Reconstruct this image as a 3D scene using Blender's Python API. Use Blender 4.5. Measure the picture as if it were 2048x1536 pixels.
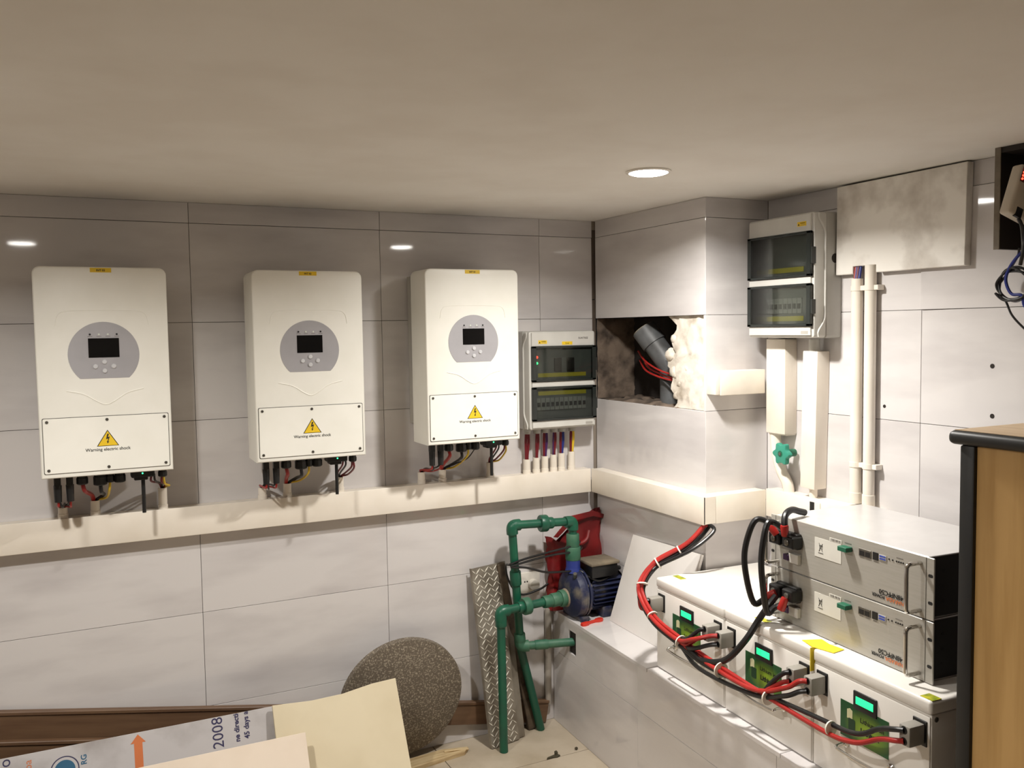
import bpy, bmesh, math, random
from mathutils import Vector, Matrix
random.seed(7)
scene = bpy.context.scene
for o in list(bpy.data.objects): bpy.data.objects.remove(o, do_unlink=True)
COL = scene.collection
R = math.radians
# ------------------------------------------------------------------ camera
# metres; back wall is y=0 (room towards -y), x to the right, z up
FLOOR, CEIL = 0.03, 1.892
XC, YB, XR = 1.430, -0.656, 1.680          # column faces and right wall
XL, YF = -2.3, -4.3                        # unseen left wall and wall behind the camera
yaw, pitch, roll = 0.4557, -0.0620, -0.0148
fwd = Vector((math.sin(yaw)*math.cos(pitch), math.cos(yaw)*math.cos(pitch), math.sin(pitch)))
rt = Vector((math.cos(yaw), -math.sin(yaw), 0)); up = rt.cross(fwd)
r2 = rt*math.cos(roll)+up*math.sin(roll); u2 = -rt*math.sin(roll)+up*math.cos(roll)
cam = bpy.data.objects.new('camera', bpy.data.cameras.new('camera')); COL.objects.link(cam)
m = Matrix((r2, u2, -fwd)).transposed().to_4x4(); m.translation = Vector((-0.315, -2.850, 1.495))
cam.matrix_world = m
cam.data.sensor_width = 36; cam.data.lens = 36*1766.5/2048; cam.data.clip_start = .02
scene.camera = cam
# ------------------------------------------------------------------ world, exposure
w = bpy.data.worlds.new('world'); scene.world = w; w.use_nodes = True
w.node_tree.nodes['Background'].inputs[0].default_value = (.02, .02, .02, 1)
w.node_tree.nodes['Background'].inputs[1].default_value = .3
vs = scene.view_settings
vs.view_transform = 'Standard'; vs.look = 'None'; vs.exposure = 0.0; vs.gamma = 1.0; vs.use_curve_mapping = False
cy = scene.cycles; cy.max_bounces = 7; cy.diffuse_bounces = 4; cy.glossy_bounces = 3; cy.transparent_max_bounces = 6; cy.transmission_bounces = 2
cy.use_light_tree = False; cy.caustics_reflective = False; cy.caustics_refractive = False
LAMP_POWER = 18.5; LAMP_SPREAD = R(158)
LAMP_COLOR = (1.0, .965, .905)
LAMPS = [(1.01, -.956), (-.50, -1.20)]     # the lamp in view and the one whose mirror image shows on the tiles
# ------------------------------------------------------------------ helpers
def lin(r, g, b):
    f = lambda c: (c/255/12.92) if c/255 <= .04045 else ((c/255+.055)/1.055)**2.4
    return (f(r), f(g), f(b), 1)
MATS = {}
def mat(name, c, rough=.5, metal=0., c2=None, nscale=20., ndet=4., lo=.4, hi=.65, bump=0., bscale=80., coat=0., spec=.5, emit=0., stretch=None, alpha=1., rnd=0.):
    if name in MATS: return MATS[name]
    M = bpy.data.materials.new(name); M.use_nodes = True; nt = M.node_tree; n = nt.nodes; L = nt.links
    b = n['Principled BSDF']
    b.inputs['Roughness'].default_value = rough; b.inputs['Metallic'].default_value = metal
    b.inputs['Specular IOR Level'].default_value = spec; b.inputs['Coat Weight'].default_value = coat
    b.inputs['Coat Roughness'].default_value = .05; b.inputs['Alpha'].default_value = alpha
    tc = n.new('ShaderNodeTexCoord'); vec = tc.outputs['Object']
    if rnd:
        oi = n.new('ShaderNodeObjectInfo'); ad = n.new('ShaderNodeVectorMath'); ad.operation = 'MULTIPLY_ADD'
        L.new(oi.outputs['Random'], ad.inputs[0]); ad.inputs[1].default_value = (rnd, rnd*1.7, rnd*.6); L.new(vec, ad.inputs[2]); vec = ad.outputs[0]
    if stretch:
        mp = n.new('ShaderNodeMapping'); mp.inputs['Scale'].default_value = stretch; L.new(vec, mp.inputs[0]); vec = mp.outputs[0]
    if c2 is None: c2 = tuple(min(1, v*.95) for v in c[:3])+(1,)
    nz = n.new('ShaderNodeTexNoise'); nz.inputs['Scale'].default_value = nscale; nz.inputs['Detail'].default_value = ndet; L.new(vec, nz.inputs['Vector'])
    cr = n.new('ShaderNodeValToRGB'); cr.color_ramp.elements[0].position = lo; cr.color_ramp.elements[1].position = hi
    cr.color_ramp.elements[0].color = c; cr.color_ramp.elements[1].color = c2
    L.new(nz.outputs['Fac'], cr.inputs[0]); L.new(cr.outputs[0], b.inputs['Base Color'])
    if emit:
        b.inputs['Emission Color'].default_value = c; b.inputs['Emission Strength'].default_value = emit
    if bump:
        bz = n.new('ShaderNodeTexNoise'); bz.inputs['Scale'].default_value = bscale; bz.inputs['Detail'].default_value = 5; L.new(vec, bz.inputs['Vector'])
        bp = n.new('ShaderNodeBump'); bp.inputs['Strength'].default_value = bump; bp.inputs['Distance'].default_value = .004
        L.new(bz.outputs['Fac'], bp.inputs['Height']); L.new(bp.outputs[0], b.inputs['Normal'])
    if emit: M.cycles.emission_sampling = 'NONE'
    MATS[name] = M; return M

def tag(o, label=None, cat=None, group=None, kind=None):
    if label: o['label'] = label
    if cat: o['category'] = cat
    if group: o['group'] = group
    if kind: o['kind'] = kind
    return o
def thing(name, label, cat, loc=(0, 0, 0), rz=0., group=None):
    o = bpy.data.objects.new(name, None); COL.objects.link(o); o.empty_display_size = .05
    o.location = loc; o.rotation_euler = (0, 0, rz)
    return tag(o, label, cat, group)
def add(name, mesh, parent=None):
    o = bpy.data.objects.new(name, mesh); COL.objects.link(o); o.parent = parent; return o
def copy_tree(o, parent=None):
    c = o.copy(); COL.objects.link(c); c.parent = parent
    for ch in list(o.children): copy_tree(ch, c)
    return c

class MB:
    def __init__(s): s.v = []; s.f = []
    def raw(s, vs, fs):
        b = len(s.v); s.v += [tuple(v) for v in vs]; s.f += [tuple(b+i for i in f) for f in fs]; return s
    def box(s, x0, x1, y0, y1, z0, z1, bev=0., seg=2):
        if x0 > x1: x0, x1 = x1, x0
        if y0 > y1: y0, y1 = y1, y0
        if z0 > z1: z0, z1 = z1, z0
        vs = [(x0,y0,z0),(x1,y0,z0),(x1,y1,z0),(x0,y1,z0),(x0,y0,z1),(x1,y0,z1),(x1,y1,z1),(x0,y1,z1)]
        fs = [(0,3,2,1),(4,5,6,7),(0,1,5,4),(1,2,6,5),(2,3,7,6),(3,0,4,7)]
        if bev: return s.bevelled(vs, fs, bev, seg)
        return s.raw(vs, fs)
    def bevelled(s, vs, fs, bev, seg=2, test=None):
        bm = bmesh.new(); V = [bm.verts.new(v) for v in vs]
        for f in fs: bm.faces.new([V[i] for i in f])
        bm.edges.ensure_lookup_table()
        ed = [e for e in bm.edges if test is None or test(e)]
        bmesh.ops.bevel(bm, geom=ed, offset=bev, segments=seg, profile=.5, affect='EDGES')
        return s.bm(bm)
    def bm(s, bm):
        bm.verts.index_update()
        s.raw([v.co[:] for v in bm.verts], [[v.index for v in f.verts] for f in bm.faces]); bm.free(); return s
    def cyl(s, p0, p1, r, seg=16, r1=None, caps=True):
        p0 = Vector(p0); p1 = Vector(p1); r1 = r if r1 is None else r1
        d = (p1-p0).normalized(); a = Vector((0,0,1)) if abs(d.z) < .9 else Vector((1,0,0))
        u = d.cross(a).normalized(); v = d.cross(u)
        ang = [2*math.pi*i/seg for i in range(seg)]
        vs = [p0+(u*math.cos(t)+v*math.sin(t))*r for t in ang]+[p1+(u*math.cos(t)+v*math.sin(t))*r1 for t in ang]
        fs = [(i, i+seg, (i+1)%seg+seg, (i+1)%seg) for i in range(seg)]
        if caps: fs += [tuple(range(seg)), tuple(range(2*seg-1, seg-1, -1))]
        return s.raw(vs, fs)
    def lathe(s, p0, axis, prof, seg=24):
        # prof: list of (distance along axis, radius)
        for (a, ra), (b, rb) in zip(prof[:-1], prof[1:]):
            pass
        p0 = Vector(p0); d = Vector(axis).normalized(); a = Vector((0,0,1)) if abs(d.z) < .9 else Vector((1,0,0))
        u = d.cross(a).normalized(); v = d.cross(u); n = len(prof); vs = []; fs = []
        for t, r in prof:
            for i in range(seg):
                an = 2*math.pi*i/seg; vs.append(p0+d*t+(u*math.cos(an)+v*math.sin(an))*max(r, 1e-5))
        for k in range(n-1):
            for i in range(seg):
                j = (i+1) % seg; fs.append((k*seg+i, (k+1)*seg+i, (k+1)*seg+j, k*seg+j))
        fs += [tuple(range(seg)), tuple(range(n*seg-1, (n-1)*seg-1, -1))]
        return s.raw(vs, fs)
    def tube(s, pts, r, seg=10, sub=6, smooth=True):
        P = spline(pts, sub) if smooth and len(pts) > 2 else [Vector(p) for p in pts]
        n = len(P); T = []
        for i in range(n):
            t = P[min(i+1, n-1)]-P[max(i-1, 0)]; T.append(t.normalized() if t.length > 1e-9 else Vector((0,0,1)))
        a = Vector((0,0,1)) if abs(T[0].z) < .9 else Vector((1,0,0))
        u = T[0].cross(a).normalized(); vs = []; fs = []
        for i in range(n):
            u = (u-T[i]*u.dot(T[i])).normalized(); v = T[i].cross(u)
            for k in range(seg):
                an = 2*math.pi*k/seg; vs.append(P[i]+(u*math.cos(an)+v*math.sin(an))*r)
        for i in range(n-1):
            for k in range(seg):
                j = (k+1) % seg; fs.append((i*seg+k, i*seg+j, (i+1)*seg+j, (i+1)*seg+k))
        fs += [tuple(range(seg-1, -1, -1)), tuple(range((n-1)*seg, n*seg))]
        return s.raw(vs, fs)
    def prism(s, poly, o, eu, ev, ew, h, bev=0., seg=2):
        # poly in (u,v) coordinates on plane o+u*eu+v*ev, extruded h along ew
        o = Vector(o); eu = Vector(eu); ev = Vector(ev); ew = Vector(ew); n = len(poly)
        vs = [o+eu*a+ev*b for a, b in poly]; vs += [q+ew*h for q in vs]
        fs = [tuple(range(n-1, -1, -1)), tuple(range(n, 2*n))]+[(i, (i+1)%n, (i+1)%n+n, i+n) for i in range(n)]
        bm = bmesh.new(); V = [bm.verts.new(v) for v in vs]
        for f in fs: bm.faces.new([V[i] for i in f])
        bmesh.ops.recalc_face_normals(bm, faces=bm.faces)
        if bev:
            top = set(V[n:]); ed = [e for e in bm.edges if e.verts[0] in top and e.verts[1] in top]
            bmesh.ops.bevel(bm, geom=ed, offset=bev, segments=seg, profile=.5, affect='EDGES')
        return s.bm(bm)
    def mesh(s, name, m, ang=35):
        me = bpy.data.meshes.new(name); me.from_pydata(s.v, [], s.f); me.update()
        bm = bmesh.new(); bm.from_mesh(me); bmesh.ops.recalc_face_normals(bm, faces=bm.faces); bm.to_mesh(me); bm.free()
        me.materials.append(m); me.shade_smooth(); me.set_sharp_from_angle(angle=R(ang)); return me
    def build(s, name, m, parent=None, ang=35):
        return add(name, s.mesh(name, m, ang), parent)
def spline(pts, sub=6):
    P = [Vector(p) for p in pts]; P = [P[0]*2-P[1]]+P+[P[-1]*2-P[-2]]; out = []
    for i in range(1, len(P)-2):
        a, b, c, d = P[i-1], P[i], P[i+1], P[i+2]
        for k in range(sub):
            t = k/sub; out.append(.5*((2*b)+(c-a)*t+(2*a-5*b+4*c-d)*t*t+(3*b-a-3*c+d)*t**3))
    out.append(P[-2]); return out
def rrect(x0, x1, z0, z1, r, seg=5, corners='1111'):
    # order: bottom-left, bottom-right, top-right, top-left
    out = []; C = [(x0+r, z0+r, 180), (x1-r, z0+r, 270), (x1-r, z1-r, 0), (x0+r, z1-r, 90)]; S = [(x0,z0),(x1,z0),(x1,z1),(x0,z1)]
    for (cx, cz, a0), c, sq in zip(C, corners, S):
        if c == '0': out.append(sq); continue
        for k in range(seg+1):
            a = R(a0+90*k/seg); out.append((cx+r*math.cos(a), cz+r*math.sin(a)))
    return out
X, Y, Z = Vector((1,0,0)), Vector((0,1,0)), Vector((0,0,1))
def text_obj(name, body, parent, m, o, eu, ev, width=None, size=.01, align='CENTER', bold=0., clip=None):
    """flat lettering mesh with its baseline centre at o, reading along eu, upright along ev"""
    cu = bpy.data.curves.new('lettering', 'FONT'); cu.body = body; cu.size = size; cu.align_x = align; cu.offset = bold*size; cu.resolution_u = 3
    t = bpy.data.objects.new('lettering_tmp', cu); COL.objects.link(t); bpy.context.view_layer.update()
    dg = bpy.context.evaluated_depsgraph_get(); me = bpy.data.meshes.new_from_object(t.evaluated_get(dg))
    bpy.data.objects.remove(t, do_unlink=True)
    sc = 1.
    if width:
        xs = [v.co.x for v in me.vertices]; sc = width/(max(xs)-min(xs))
    eu = Vector(eu); ev = Vector(ev); n = eu.cross(ev)
    M = Matrix((eu, ev, n)).transposed().to_4x4(); M.translation = Vector(o)
    me.transform(M @ Matrix.Scale(sc, 4))
    if clip:
        bm = bmesh.new(); bm.from_mesh(me)
        for co, no in clip:
            bmesh.ops.bisect_plane(bm, geom=bm.verts[:]+bm.edges[:]+bm.faces[:], plane_co=co, plane_no=no, clear_outer=True)
        bm.to_mesh(me); bm.free()
    me.materials.clear(); me.materials.append(m); me.name = name
    return add(name, me, parent)

# ------------------------------------------------------------------ materials
MARBLE = mat('polished_marble', lin(215,211,210), .05, c2=lin(192,187,187), nscale=3.4, ndet=9, lo=.46, hi=.78, spec=.5, rnd=37., stretch=(.7,2.6,2.6))
GROUT = mat('grout', lin(140,132,126), .9)
PLASTER = mat('ceiling_paint', lin(234,230,224), .85, c2=lin(229,224,217), nscale=5)
ROUGHW = mat('rough_mortar', lin(128,112,98), .95, c2=lin(70,60,52), nscale=16, bump=.8, bscale=40)
PUTTY = mat('white_putty', lin(226,218,206), .9, c2=lin(172,160,144), nscale=17, lo=.46, hi=.72, bump=.5, bscale=45)
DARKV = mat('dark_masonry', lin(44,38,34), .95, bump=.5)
FLOORM = mat('beige_floor_tile', lin(186,173,154), .45, c2=lin(168,154,133), nscale=6, bump=.1)
PVC = mat('cream_pvc', lin(238,230,218), .42, c2=lin(230,221,207), nscale=7)
CASE = mat('white_powder_coat', lin(244,242,234), .38, c2=lin(240,238,229), nscale=9)
HEAT = mat('cast_aluminium', lin(190,186,178), .5)
PANELG = mat('silver_panel', lin(176,174,178), .35, metal=.15)
BLACKG = mat('black_glass', lin(14,14,15), .08)
BLACKP = mat('black_plastic', lin(20,20,20), .45, c2=lin(27,26,26))
GREYB = mat('grey_button', lin(205,205,208), .3)
SEAM = mat('seam_shadow_gap', lin(92,88,80), .8)
SCREW = mat('steel_screw', lin(120,116,108), .35, metal=.8)
YEL = mat('yellow_sticker', lin(238,200,40), .5, c2=lin(230,192,38))
INK = mat('black_ink', lin(22,20,20), .6)
INKG = mat('grey_ink', lin(120,115,110), .6)
NAVY = mat('navy_ink', lin(52,48,84), .6)
DBG = mat('light_grey_abs', lin(206,204,198), .4, c2=lin(198,196,190), nscale=9)
DBR = mat('grey_abs_rim', lin(182,180,174), .42)
REDW = mat('red_wire_sheath', lin(172,38,33), .38, c2=lin(156,31,28))
REDD = mat('maroon_wire_sheath', lin(110,24,34), .4)
BLKW = mat('black_wire_sheath', lin(22,21,22), .36, c2=lin(30,28,28))
YELW = mat('yellow_wire_sheath', lin(222,188,50), .4)
BLUW = mat('blue_wire_sheath', lin(40,52,130), .4)
PURW = mat('purple_wire_sheath', lin(72,36,92), .4)
BATW = mat('white_steel_case', lin(238,234,228), .28, c2=lin(234,230,223), nscale=8)
RACK = mat('brushed_silver_panel', lin(180,176,168), .38, metal=.25, c2=lin(174,170,161), nscale=14, stretch=(1,1,14))
RACKT = mat('zinc_sheet', lin(206,204,203), .3, metal=.2)
RACKS = mat('shaded_side_grey', lin(50,49,48), .8)  # shade on the near rack side, put into a dark colour
CHROME = mat('chrome', lin(215,212,206), .14, metal=1.)
CONN = mat('grey_connector', lin(150,146,138), .5)
GREENL = mat('green_label', lin(30,82,46), .35, c2=lin(132,162,40), nscale=11, ndet=1, lo=.44, hi=.68)
_nt = GREENL.node_tree; _cr = [n for n in _nt.nodes if n.type == 'VALTORGB'][0]; _tc = [n for n in _nt.nodes if n.type == 'TEX_COORD'][0]
_mp = _nt.nodes.new('ShaderNodeMapping'); _mp.vector_type = 'TEXTURE'; _mp.inputs['Location'].default_value = (.168, 0, .146); _mp.inputs['Scale'].default_value = (.072, .05, .046)
_gr = _nt.nodes.new('ShaderNodeTexGradient'); _gr.gradient_type = 'SPHERICAL'
_nt.links.new(_tc.outputs['Object'], _mp.inputs[0]); _nt.links.new(_mp.outputs[0], _gr.inputs[0]); _nt.links.new(_gr.outputs['Fac'], _cr.inputs[0])   # the printed glow on the label
_cr.color_ramp.elements[0].position = .05; _cr.color_ramp.elements[1].position = .8
LCDG = mat('lit_green_lcd', lin(40,235,150), .3, emit=1.1)
GREENT = mat('green_terminal', lin(28,98,72), .45)
PPR = mat('green_ppr', lin(20,90,66), .38, c2=lin(27,80,62), nscale=14)
PPRD = mat('dusty_green_ppr', lin(72,112,88), .55, c2=lin(38,94,72), nscale=16)
BLUEP = mat('dusty_blue_cast_iron', lin(27,34,66), .5, c2=lin(108,102,92), nscale=18, lo=.5, hi=.72, bump=.3)
BLUEC = mat('blue_collar', lin(38,54,128), .45)
DUST = mat('dusty_grey_plastic', lin(136,124,104), .8, c2=lin(104,94,80), nscale=12)
REDBAG = mat('red_woven_bag', lin(138,26,27), .5, c2=lin(104,17,19), nscale=7, bump=.25, bscale=30)
TOOLR = mat('red_plastic', lin(198,50,34), .4)
ALU = mat('dull_aluminium', lin(150,143,131), .45, metal=.3, c2=lin(118,109,96), nscale=10)
ALUB = mat('bright_tread', lin(240,235,222), .35)
GRAN = mat('speckled_granite', lin(98,88,76), .6, c2=lin(172,162,144), nscale=190, ndet=2, lo=.5, hi=.74)
GRAN2 = GRAN
BROWN = mat('brown_stained_wood', lin(110,84,62), .45, c2=lin(96,71,52), nscale=8, stretch=(.6,6,6))
CREAM = mat('cream_board', lin(214,202,174), .6, c2=lin(207,194,165), nscale=5)
OFFW = mat('off_white_tile', lin(228,214,198), .35, c2=lin(220,205,188), nscale=6)
PRINT = mat('grey_cement_board', lin(190,186,186), .6, c2=lin(160,154,152), nscale=9, lo=.45, hi=.75)
ORANGE = mat('orange_ink', lin(206,116,66), .6)
TEAL = mat('teal_ink', lin(44,96,128), .6)
STONE = mat('stained_stone', lin(240,236,229), .5, c2=lin(186,177,166), nscale=9, ndet=9, lo=.47, hi=.76, rnd=11.)
OAK = mat('light_wood_laminate', lin(204,164,104), .5, c2=lin(190,150,90), nscale=6, stretch=(7,7,.6))
OAKT = mat('lit_wood_laminate_top', lin(218,192,158), .45, c2=lin(206,178,142), nscale=6, stretch=(7,.8,7))  # lamplight on the cabinet top put into a paler laminate colour
DARKB = mat('dark_brown_board', lin(40,32,27), .7)
WTHR = mat('weathered_board_edge', lin(124,114,100), .7, c2=lin(104,94,80), nscale=30)
WOODC = mat('raw_wood_offcut', lin(200,178,138), .7, c2=lin(170,144,104), nscale=10, stretch=(1,8,8))
ROUT = mat('beige_plastic_housing', lin(196,186,170), .45)
LEDR = mat('lit_red_led', lin(255,60,40), .4, emit=6.)
LEDG = mat('lit_green_led', lin(60,255,140), .4, emit=4.)
LEDW = mat('clear_led', lin(220,225,215), .2)
TIE = mat('white_nylon_tie', lin(232,226,214), .4)
PAPER = mat('yellow_paper_note', lin(240,214,50), .7, c2=lin(232,204,44))
VALVE = mat('teal_valve_handle', lin(52,142,120), .45)
DIRT = mat('dark_debris', lin(70,64,48), .9)
BLUEU = mat('blue_usb_insert', lin(60,80,170), .4)
# lamp diffuser
LM = bpy.data.materials.new('lit_diffuser'); LM.use_nodes = True; _n = LM.node_tree.nodes; _n.clear()
_e = _n.new('ShaderNodeEmission'); _o = _n.new('ShaderNodeOutputMaterial'); LM.node_tree.links.new(_e.outputs[0], _o.inputs[0])
_e.inputs[0].default_value = LAMP_COLOR+(1,); _e.inputs[1].default_value = 45.0
# smoked window
SMOKE = bpy.data.materials.new('smoked_window'); SMOKE.use_nodes = True; _t = SMOKE.node_tree; _n = _t.nodes; _n.clear()
_tr = _n.new('ShaderNodeBsdfTransparent'); _tr.inputs[0].default_value = (.66, .68, .66, 1)
_gl = _n.new('ShaderNodeBsdfGlossy'); _gl.inputs['Roughness'].default_value = .06; _gl.inputs[0].default_value = (.9, .9, .9, 1)
_mx = _n.new('ShaderNodeMixShader'); _fr = _n.new('ShaderNodeFresnel'); _fr.inputs[0].default_value = 1.35; _o = _n.new('ShaderNodeOutputMaterial')
_t.links.new(_fr.outputs[0], _mx.inputs[0]); _t.links.new(_tr.outputs[0], _mx.inputs[1]); _t.links.new(_gl.outputs[0], _mx.inputs[2]); _t.links.new(_mx.outputs[0], _o.inputs[0])

# ------------------------------------------------------------------ the room shell
def struct(o): return tag(o, kind='structure')
struct(MB().box(XL-.1, XR+.1, YF-.1, .1, FLOOR-.1, FLOOR-.004).build('floor', GROUT))
FL = bpy.data.objects['floor']
struct(MB().box(XL-.1, XR+.1, YF-.1, .1, CEIL, CEIL+.08).build('ceiling', PLASTER))
_tile = {}
def tile(parent, o, eu, ev, ew, wd, ht, th=.010, gap=.0013, m=MARBLE, name='tile', tilt=None):
    """one bevelled tile on the plane (eu,ev) through o, its face at o + th*ew"""
    key = (round(wd, 4), round(ht, 4), th, gap, m.name)
    if key not in _tile:
        g = gap/2; _tile[key] = MB().box(g, wd-g, g, ht-g, 0, th, bev=.0006, seg=1).mesh(name, m, 20)
    t = add(name, _tile[key], parent)
    M = Matrix((Vector(eu), Vector(ev), Vector(ew))).transposed().to_4x4(); M.translation = Vector(o)
    if tilt and len(tilt) > 2: M.translation += Vector(ew)*tilt[2]
    if tilt: M = M @ Matrix.Rotation(R(tilt[1]), 4, tilt[0])     # hand-laid tiles not quite flush; tilt set to move the lamp reflections
    t.matrix_local = M
    return t
ROWS = [FLOOR, .33, .63, .93, 1.23, 1.53, 1.83, CEIL]
# back wall: grout bed 10 mm behind the tile faces (faces at y=0)
WB = struct(MB().box(XL-.1, XC-.004, .010, .11, FLOOR-.1, CEIL+.05).build('wall_back', GROUT))
xs = [-2.3, -1.8, -1.2, -.6, 0., .6, 1.2, XC-.008]
for z0, z1 in zip(ROWS[:-1], ROWS[1:]):
    for a, b in zip(xs[:-1], xs[1:]):
        tile(WB, (a, .010, z0), X, Z, -Y, b-a, z1-z0, tilt=('X', -.5) if z0 == 1.53 else None)
# right wall
WR = struct(MB().box(XR+.010, XR+.11, YF-.1, .11, FLOOR-.1, CEIL+.05).build('wall_right', GROUT))
ys = [YB, -1.234, -1.834, -2.434, -3.034, -3.634, -4.234]
for z0, z1 in zip(ROWS[:-1], ROWS[1:]):
    for a, b in zip(ys[:-1], ys[1:]):
        tile(WR, (XR+.010, a, z0), -Y, Z, -X, a-b, z1-z0, tilt=('Y', 1.2, .006) if z0 == 1.53 and b < -1.8 else None)
for (y, z, r) in ((-1.437, 1.388, .006), (-1.439, 1.266, .006), (-1.118, 1.267, .005)):
    MB().cyl((XR-.0006, y, z), (XR+.004, y, z), r, 10).build('drill_hole', DARKV, WR)
# column: masonry core with an open cavity where one tile is missing
Z0, Z1 = 1.23, 1.53
core = MB()
core.box(XC+.010, XR+.02, YB+.010, .012, FLOOR-.05, Z0-.006)
core.box(XC+.010, XR+.02, YB+.010, .012, Z1+.004, CEIL+.03)
core.box(XR-.01, XR+.02, YB+.010, .012, Z0-.006, Z1+.004)
WC = struct(core.build('wall_column', GROUT))
for z0, z1 in zip(ROWS[:-1], ROWS[1:]):
    if z0 != Z0: tile(WC, (XC+.010, -.010, z0), -Y, Z, -X, -YB-.010, z1-z0)
    tile(WC, (XC, YB+.010, z0), X, Z, -Y, XR-XC, z1-z0)
for z0, z1, dep in ((FLOOR, 1.36, .0015), (1.362, 1.60, .005), (1.603, 1.86, .005), (1.86, CEIL, .001)):
    MB().box(XC-.0075, XC+.0095, dep, .0098, z0, z1).build('corner_mortar', mat('corner_mortar', lin(150,138,126), .9) if dep < .004 else mat('open_joint', lin(96,84,74), .95), WC)
# cavity lining: raw masonry at the back-wall side, mortar ledge, putty mass on the right
def blob_sheet(o, eu, ev, ew, wd, ht, nu, nv, amp, seed, edge=None):
    rs = random.Random(seed); vs = []; fs = []
    o, eu, ev, ew = Vector(o), Vector(eu), Vector(ev), Vector(ew)
    for j in range(nv+1):
        for i in range(nu+1):
            a, b = i/nu, j/nv
            uu = a*wd
            if edge and i == 0: uu += edge(b)
            elif edge: uu += edge(b)*(1-a)
            h = amp*(rs.random()-.4) if 0 < i < nu and 0 < j < nv else amp*(rs.random()-.7)*.5
            vs.append(o+eu*uu+ev*b*ht+ew*h)
    for j in range(nv):
        for i in range(nu): k = j*(nu+1)+i; fs.append((k, k+1, k+nu+2, k+nu+1))
    return vs, fs
m1 = MB(); m1.raw(*blob_sheet((XC+.006, -.012, Z0), X, Z, -Y, .24, Z1-Z0, 14, 16, .014, 3)); m1.build('raw_masonry', ROUGHW, WC, 60)
m1 = MB(); m1.raw(*blob_sheet((XC+.004, -.02, Z0-.002), X, -Y, Z, .20, .50, 10, 22, .022, 5)); m1.build('mortar_ledge', ROUGHW, WC, 60)
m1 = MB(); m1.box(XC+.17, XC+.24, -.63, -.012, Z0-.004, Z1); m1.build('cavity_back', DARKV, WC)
ed = lambda b: .022*math.sin(9*b+.6)+.016*math.sin(23*b)+(.012 if .35 < b < .62 else -.006)
m1 = MB(); vs_, fs_ = blob_sheet((XC+.012, -.468, Z0), -Y, Z, -X, -YB-.468-.003, Z1-Z0, 12, 20, .010, 8, ed)
m1.raw(vs_, fs_)
ns = len(vs_); left = [vs_[j*13] for j in range(21)]
m1.raw([v for v in left]+[v+Vector((.07, -.035*random.random()-.01, 0)) for v in left], [(j, j+1, j+22, j+21) for j in range(20)])
m1.build('putty_patch', PUTTY, WC, 70)
m1 = MB()
for (yy, zz, rr) in ((-.452, 1.40, .026), (-.478, 1.455, .018), (-.47, 1.345, .022), (-.50, 1.31, .014), (-.485, 1.27, .016), (-.52, 1.43, .012), (-.54, 1.36, .012)):
    bm = bmesh.new(); bmesh.ops.create_icosphere(bm, subdivisions=2, radius=rr, matrix=Matrix.Translation((XC+.018, yy, zz)))
    for v in bm.verts:
        d = v.co-Vector((XC+.018, yy, zz)); v.co += d*random.uniform(-.25, .25); v.co.x = XC+.018+(v.co.x-XC-.018)*.55
    m1.bm(bm)
m1.build('putty_lump', PUTTY, WC, 70)
# unseen walls that close the room
struct(MB().box(XL-.1, XL, YF-.1, .1, FLOOR-.1, CEIL+.05).build('wall_left', MARBLE))
struct(MB().box(XL-.1, XR+.1, YF-.1, YF, FLOOR-.1, CEIL+.05).build('wall_front', MARBLE))
# floor tiles
for i in range(-4, 3):
    for j in range(0, 8):
        x0 = .15+.6*i; y0 = -.27-.6*j+.6
        wd = min(.6, XR-x0); y1 = min(y0, .008); ht = y1-(y0-.6)
        if wd > .05 and ht > .02: tile(FL, (x0, y1-ht, FLOOR-.008), X, Y, Z, wd, ht, th=.008, gap=.003, m=FLOORM)

# ------------------------------------------------------------------ tiled ledge along the right wall
K = .043
LEDGE = tag(thing('tiled_ledge', 'low white marble tiled ledge carrying the pump and the battery boxes', 'ledge'), None)
TH = R(-90)-math.atan(K)
LEX, LEY = 1.236, 0.
LZ = .455; LLEN = 1.735
def ledge_frame(y, b=0.):
    """matrix: local x runs along the ledge towards the camera, local -y faces the room"""
    return Matrix.Translation((1.236+b+K*y, y, 0)) @ Matrix.Rotation(TH, 4, 'Z')
LM0 = ledge_frame(0)
core = MB(); q = [(1.236+.012, -.002), (1.236+.012-K*LLEN, -LLEN), (XR-.002, -LLEN), (XR-.002, YB-.002), (XC-.002, YB-.002), (XC-.002, -.002)]
core.prism(q, (0, 0, FLOOR), X, Y, Z, LZ-.012-FLOOR); core.build('masonry_core', GROUT, LEDGE)
eu = LM0.to_3x3() @ X; en = LM0.to_3x3() @ -Y
cuts = [.002, .596, 1.239, LLEN]
for a, b in zip(cuts[:-1], cuts[1:]):
    for z0, z1 in ((FLOOR, .300), (.300, LZ-.012)):
        base = LM0 @ Vector((a, .010, 0)); base.z = z0
        if a < .1 and z1 > .4:    # the tile with the pipe hole, built from strips round the opening
            for (u0, u1, v0, v1) in ((a, .130, z0, z1), (.185, b, z0, z1), (.130, .185, z0, .330), (.130, .185, .412, z1)):
                bs = LM0 @ Vector((u0, .010, 0)); bs.z = v0
                tile(LEDGE, bs, eu, Z, en, u1-u0, v1-v0, gap=.0002 if u0 > .1 else .0004)
        else: tile(LEDGE, base, eu, Z, en, b-a, z1-z0)
MB().box(.128, .187, .006, .0095, .328, .414).build('pipe_hole', DARKV, LEDGE).matrix_local = LM0
for a, b, xe in ((.002, .655, XC), (.660, 1.255, XR), (1.257, LLEN, XR)):
    poly = [(1.236-.004-K*a, -a), (1.236-.004-K*b, -b), (xe-.003, -b), (xe-.003, -a)]
    MB().prism(poly, (0, 0, LZ-.012), X, Y, Z, .012, bev=.0012, seg=1).build('tile', MARBLE, LEDGE)

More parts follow.
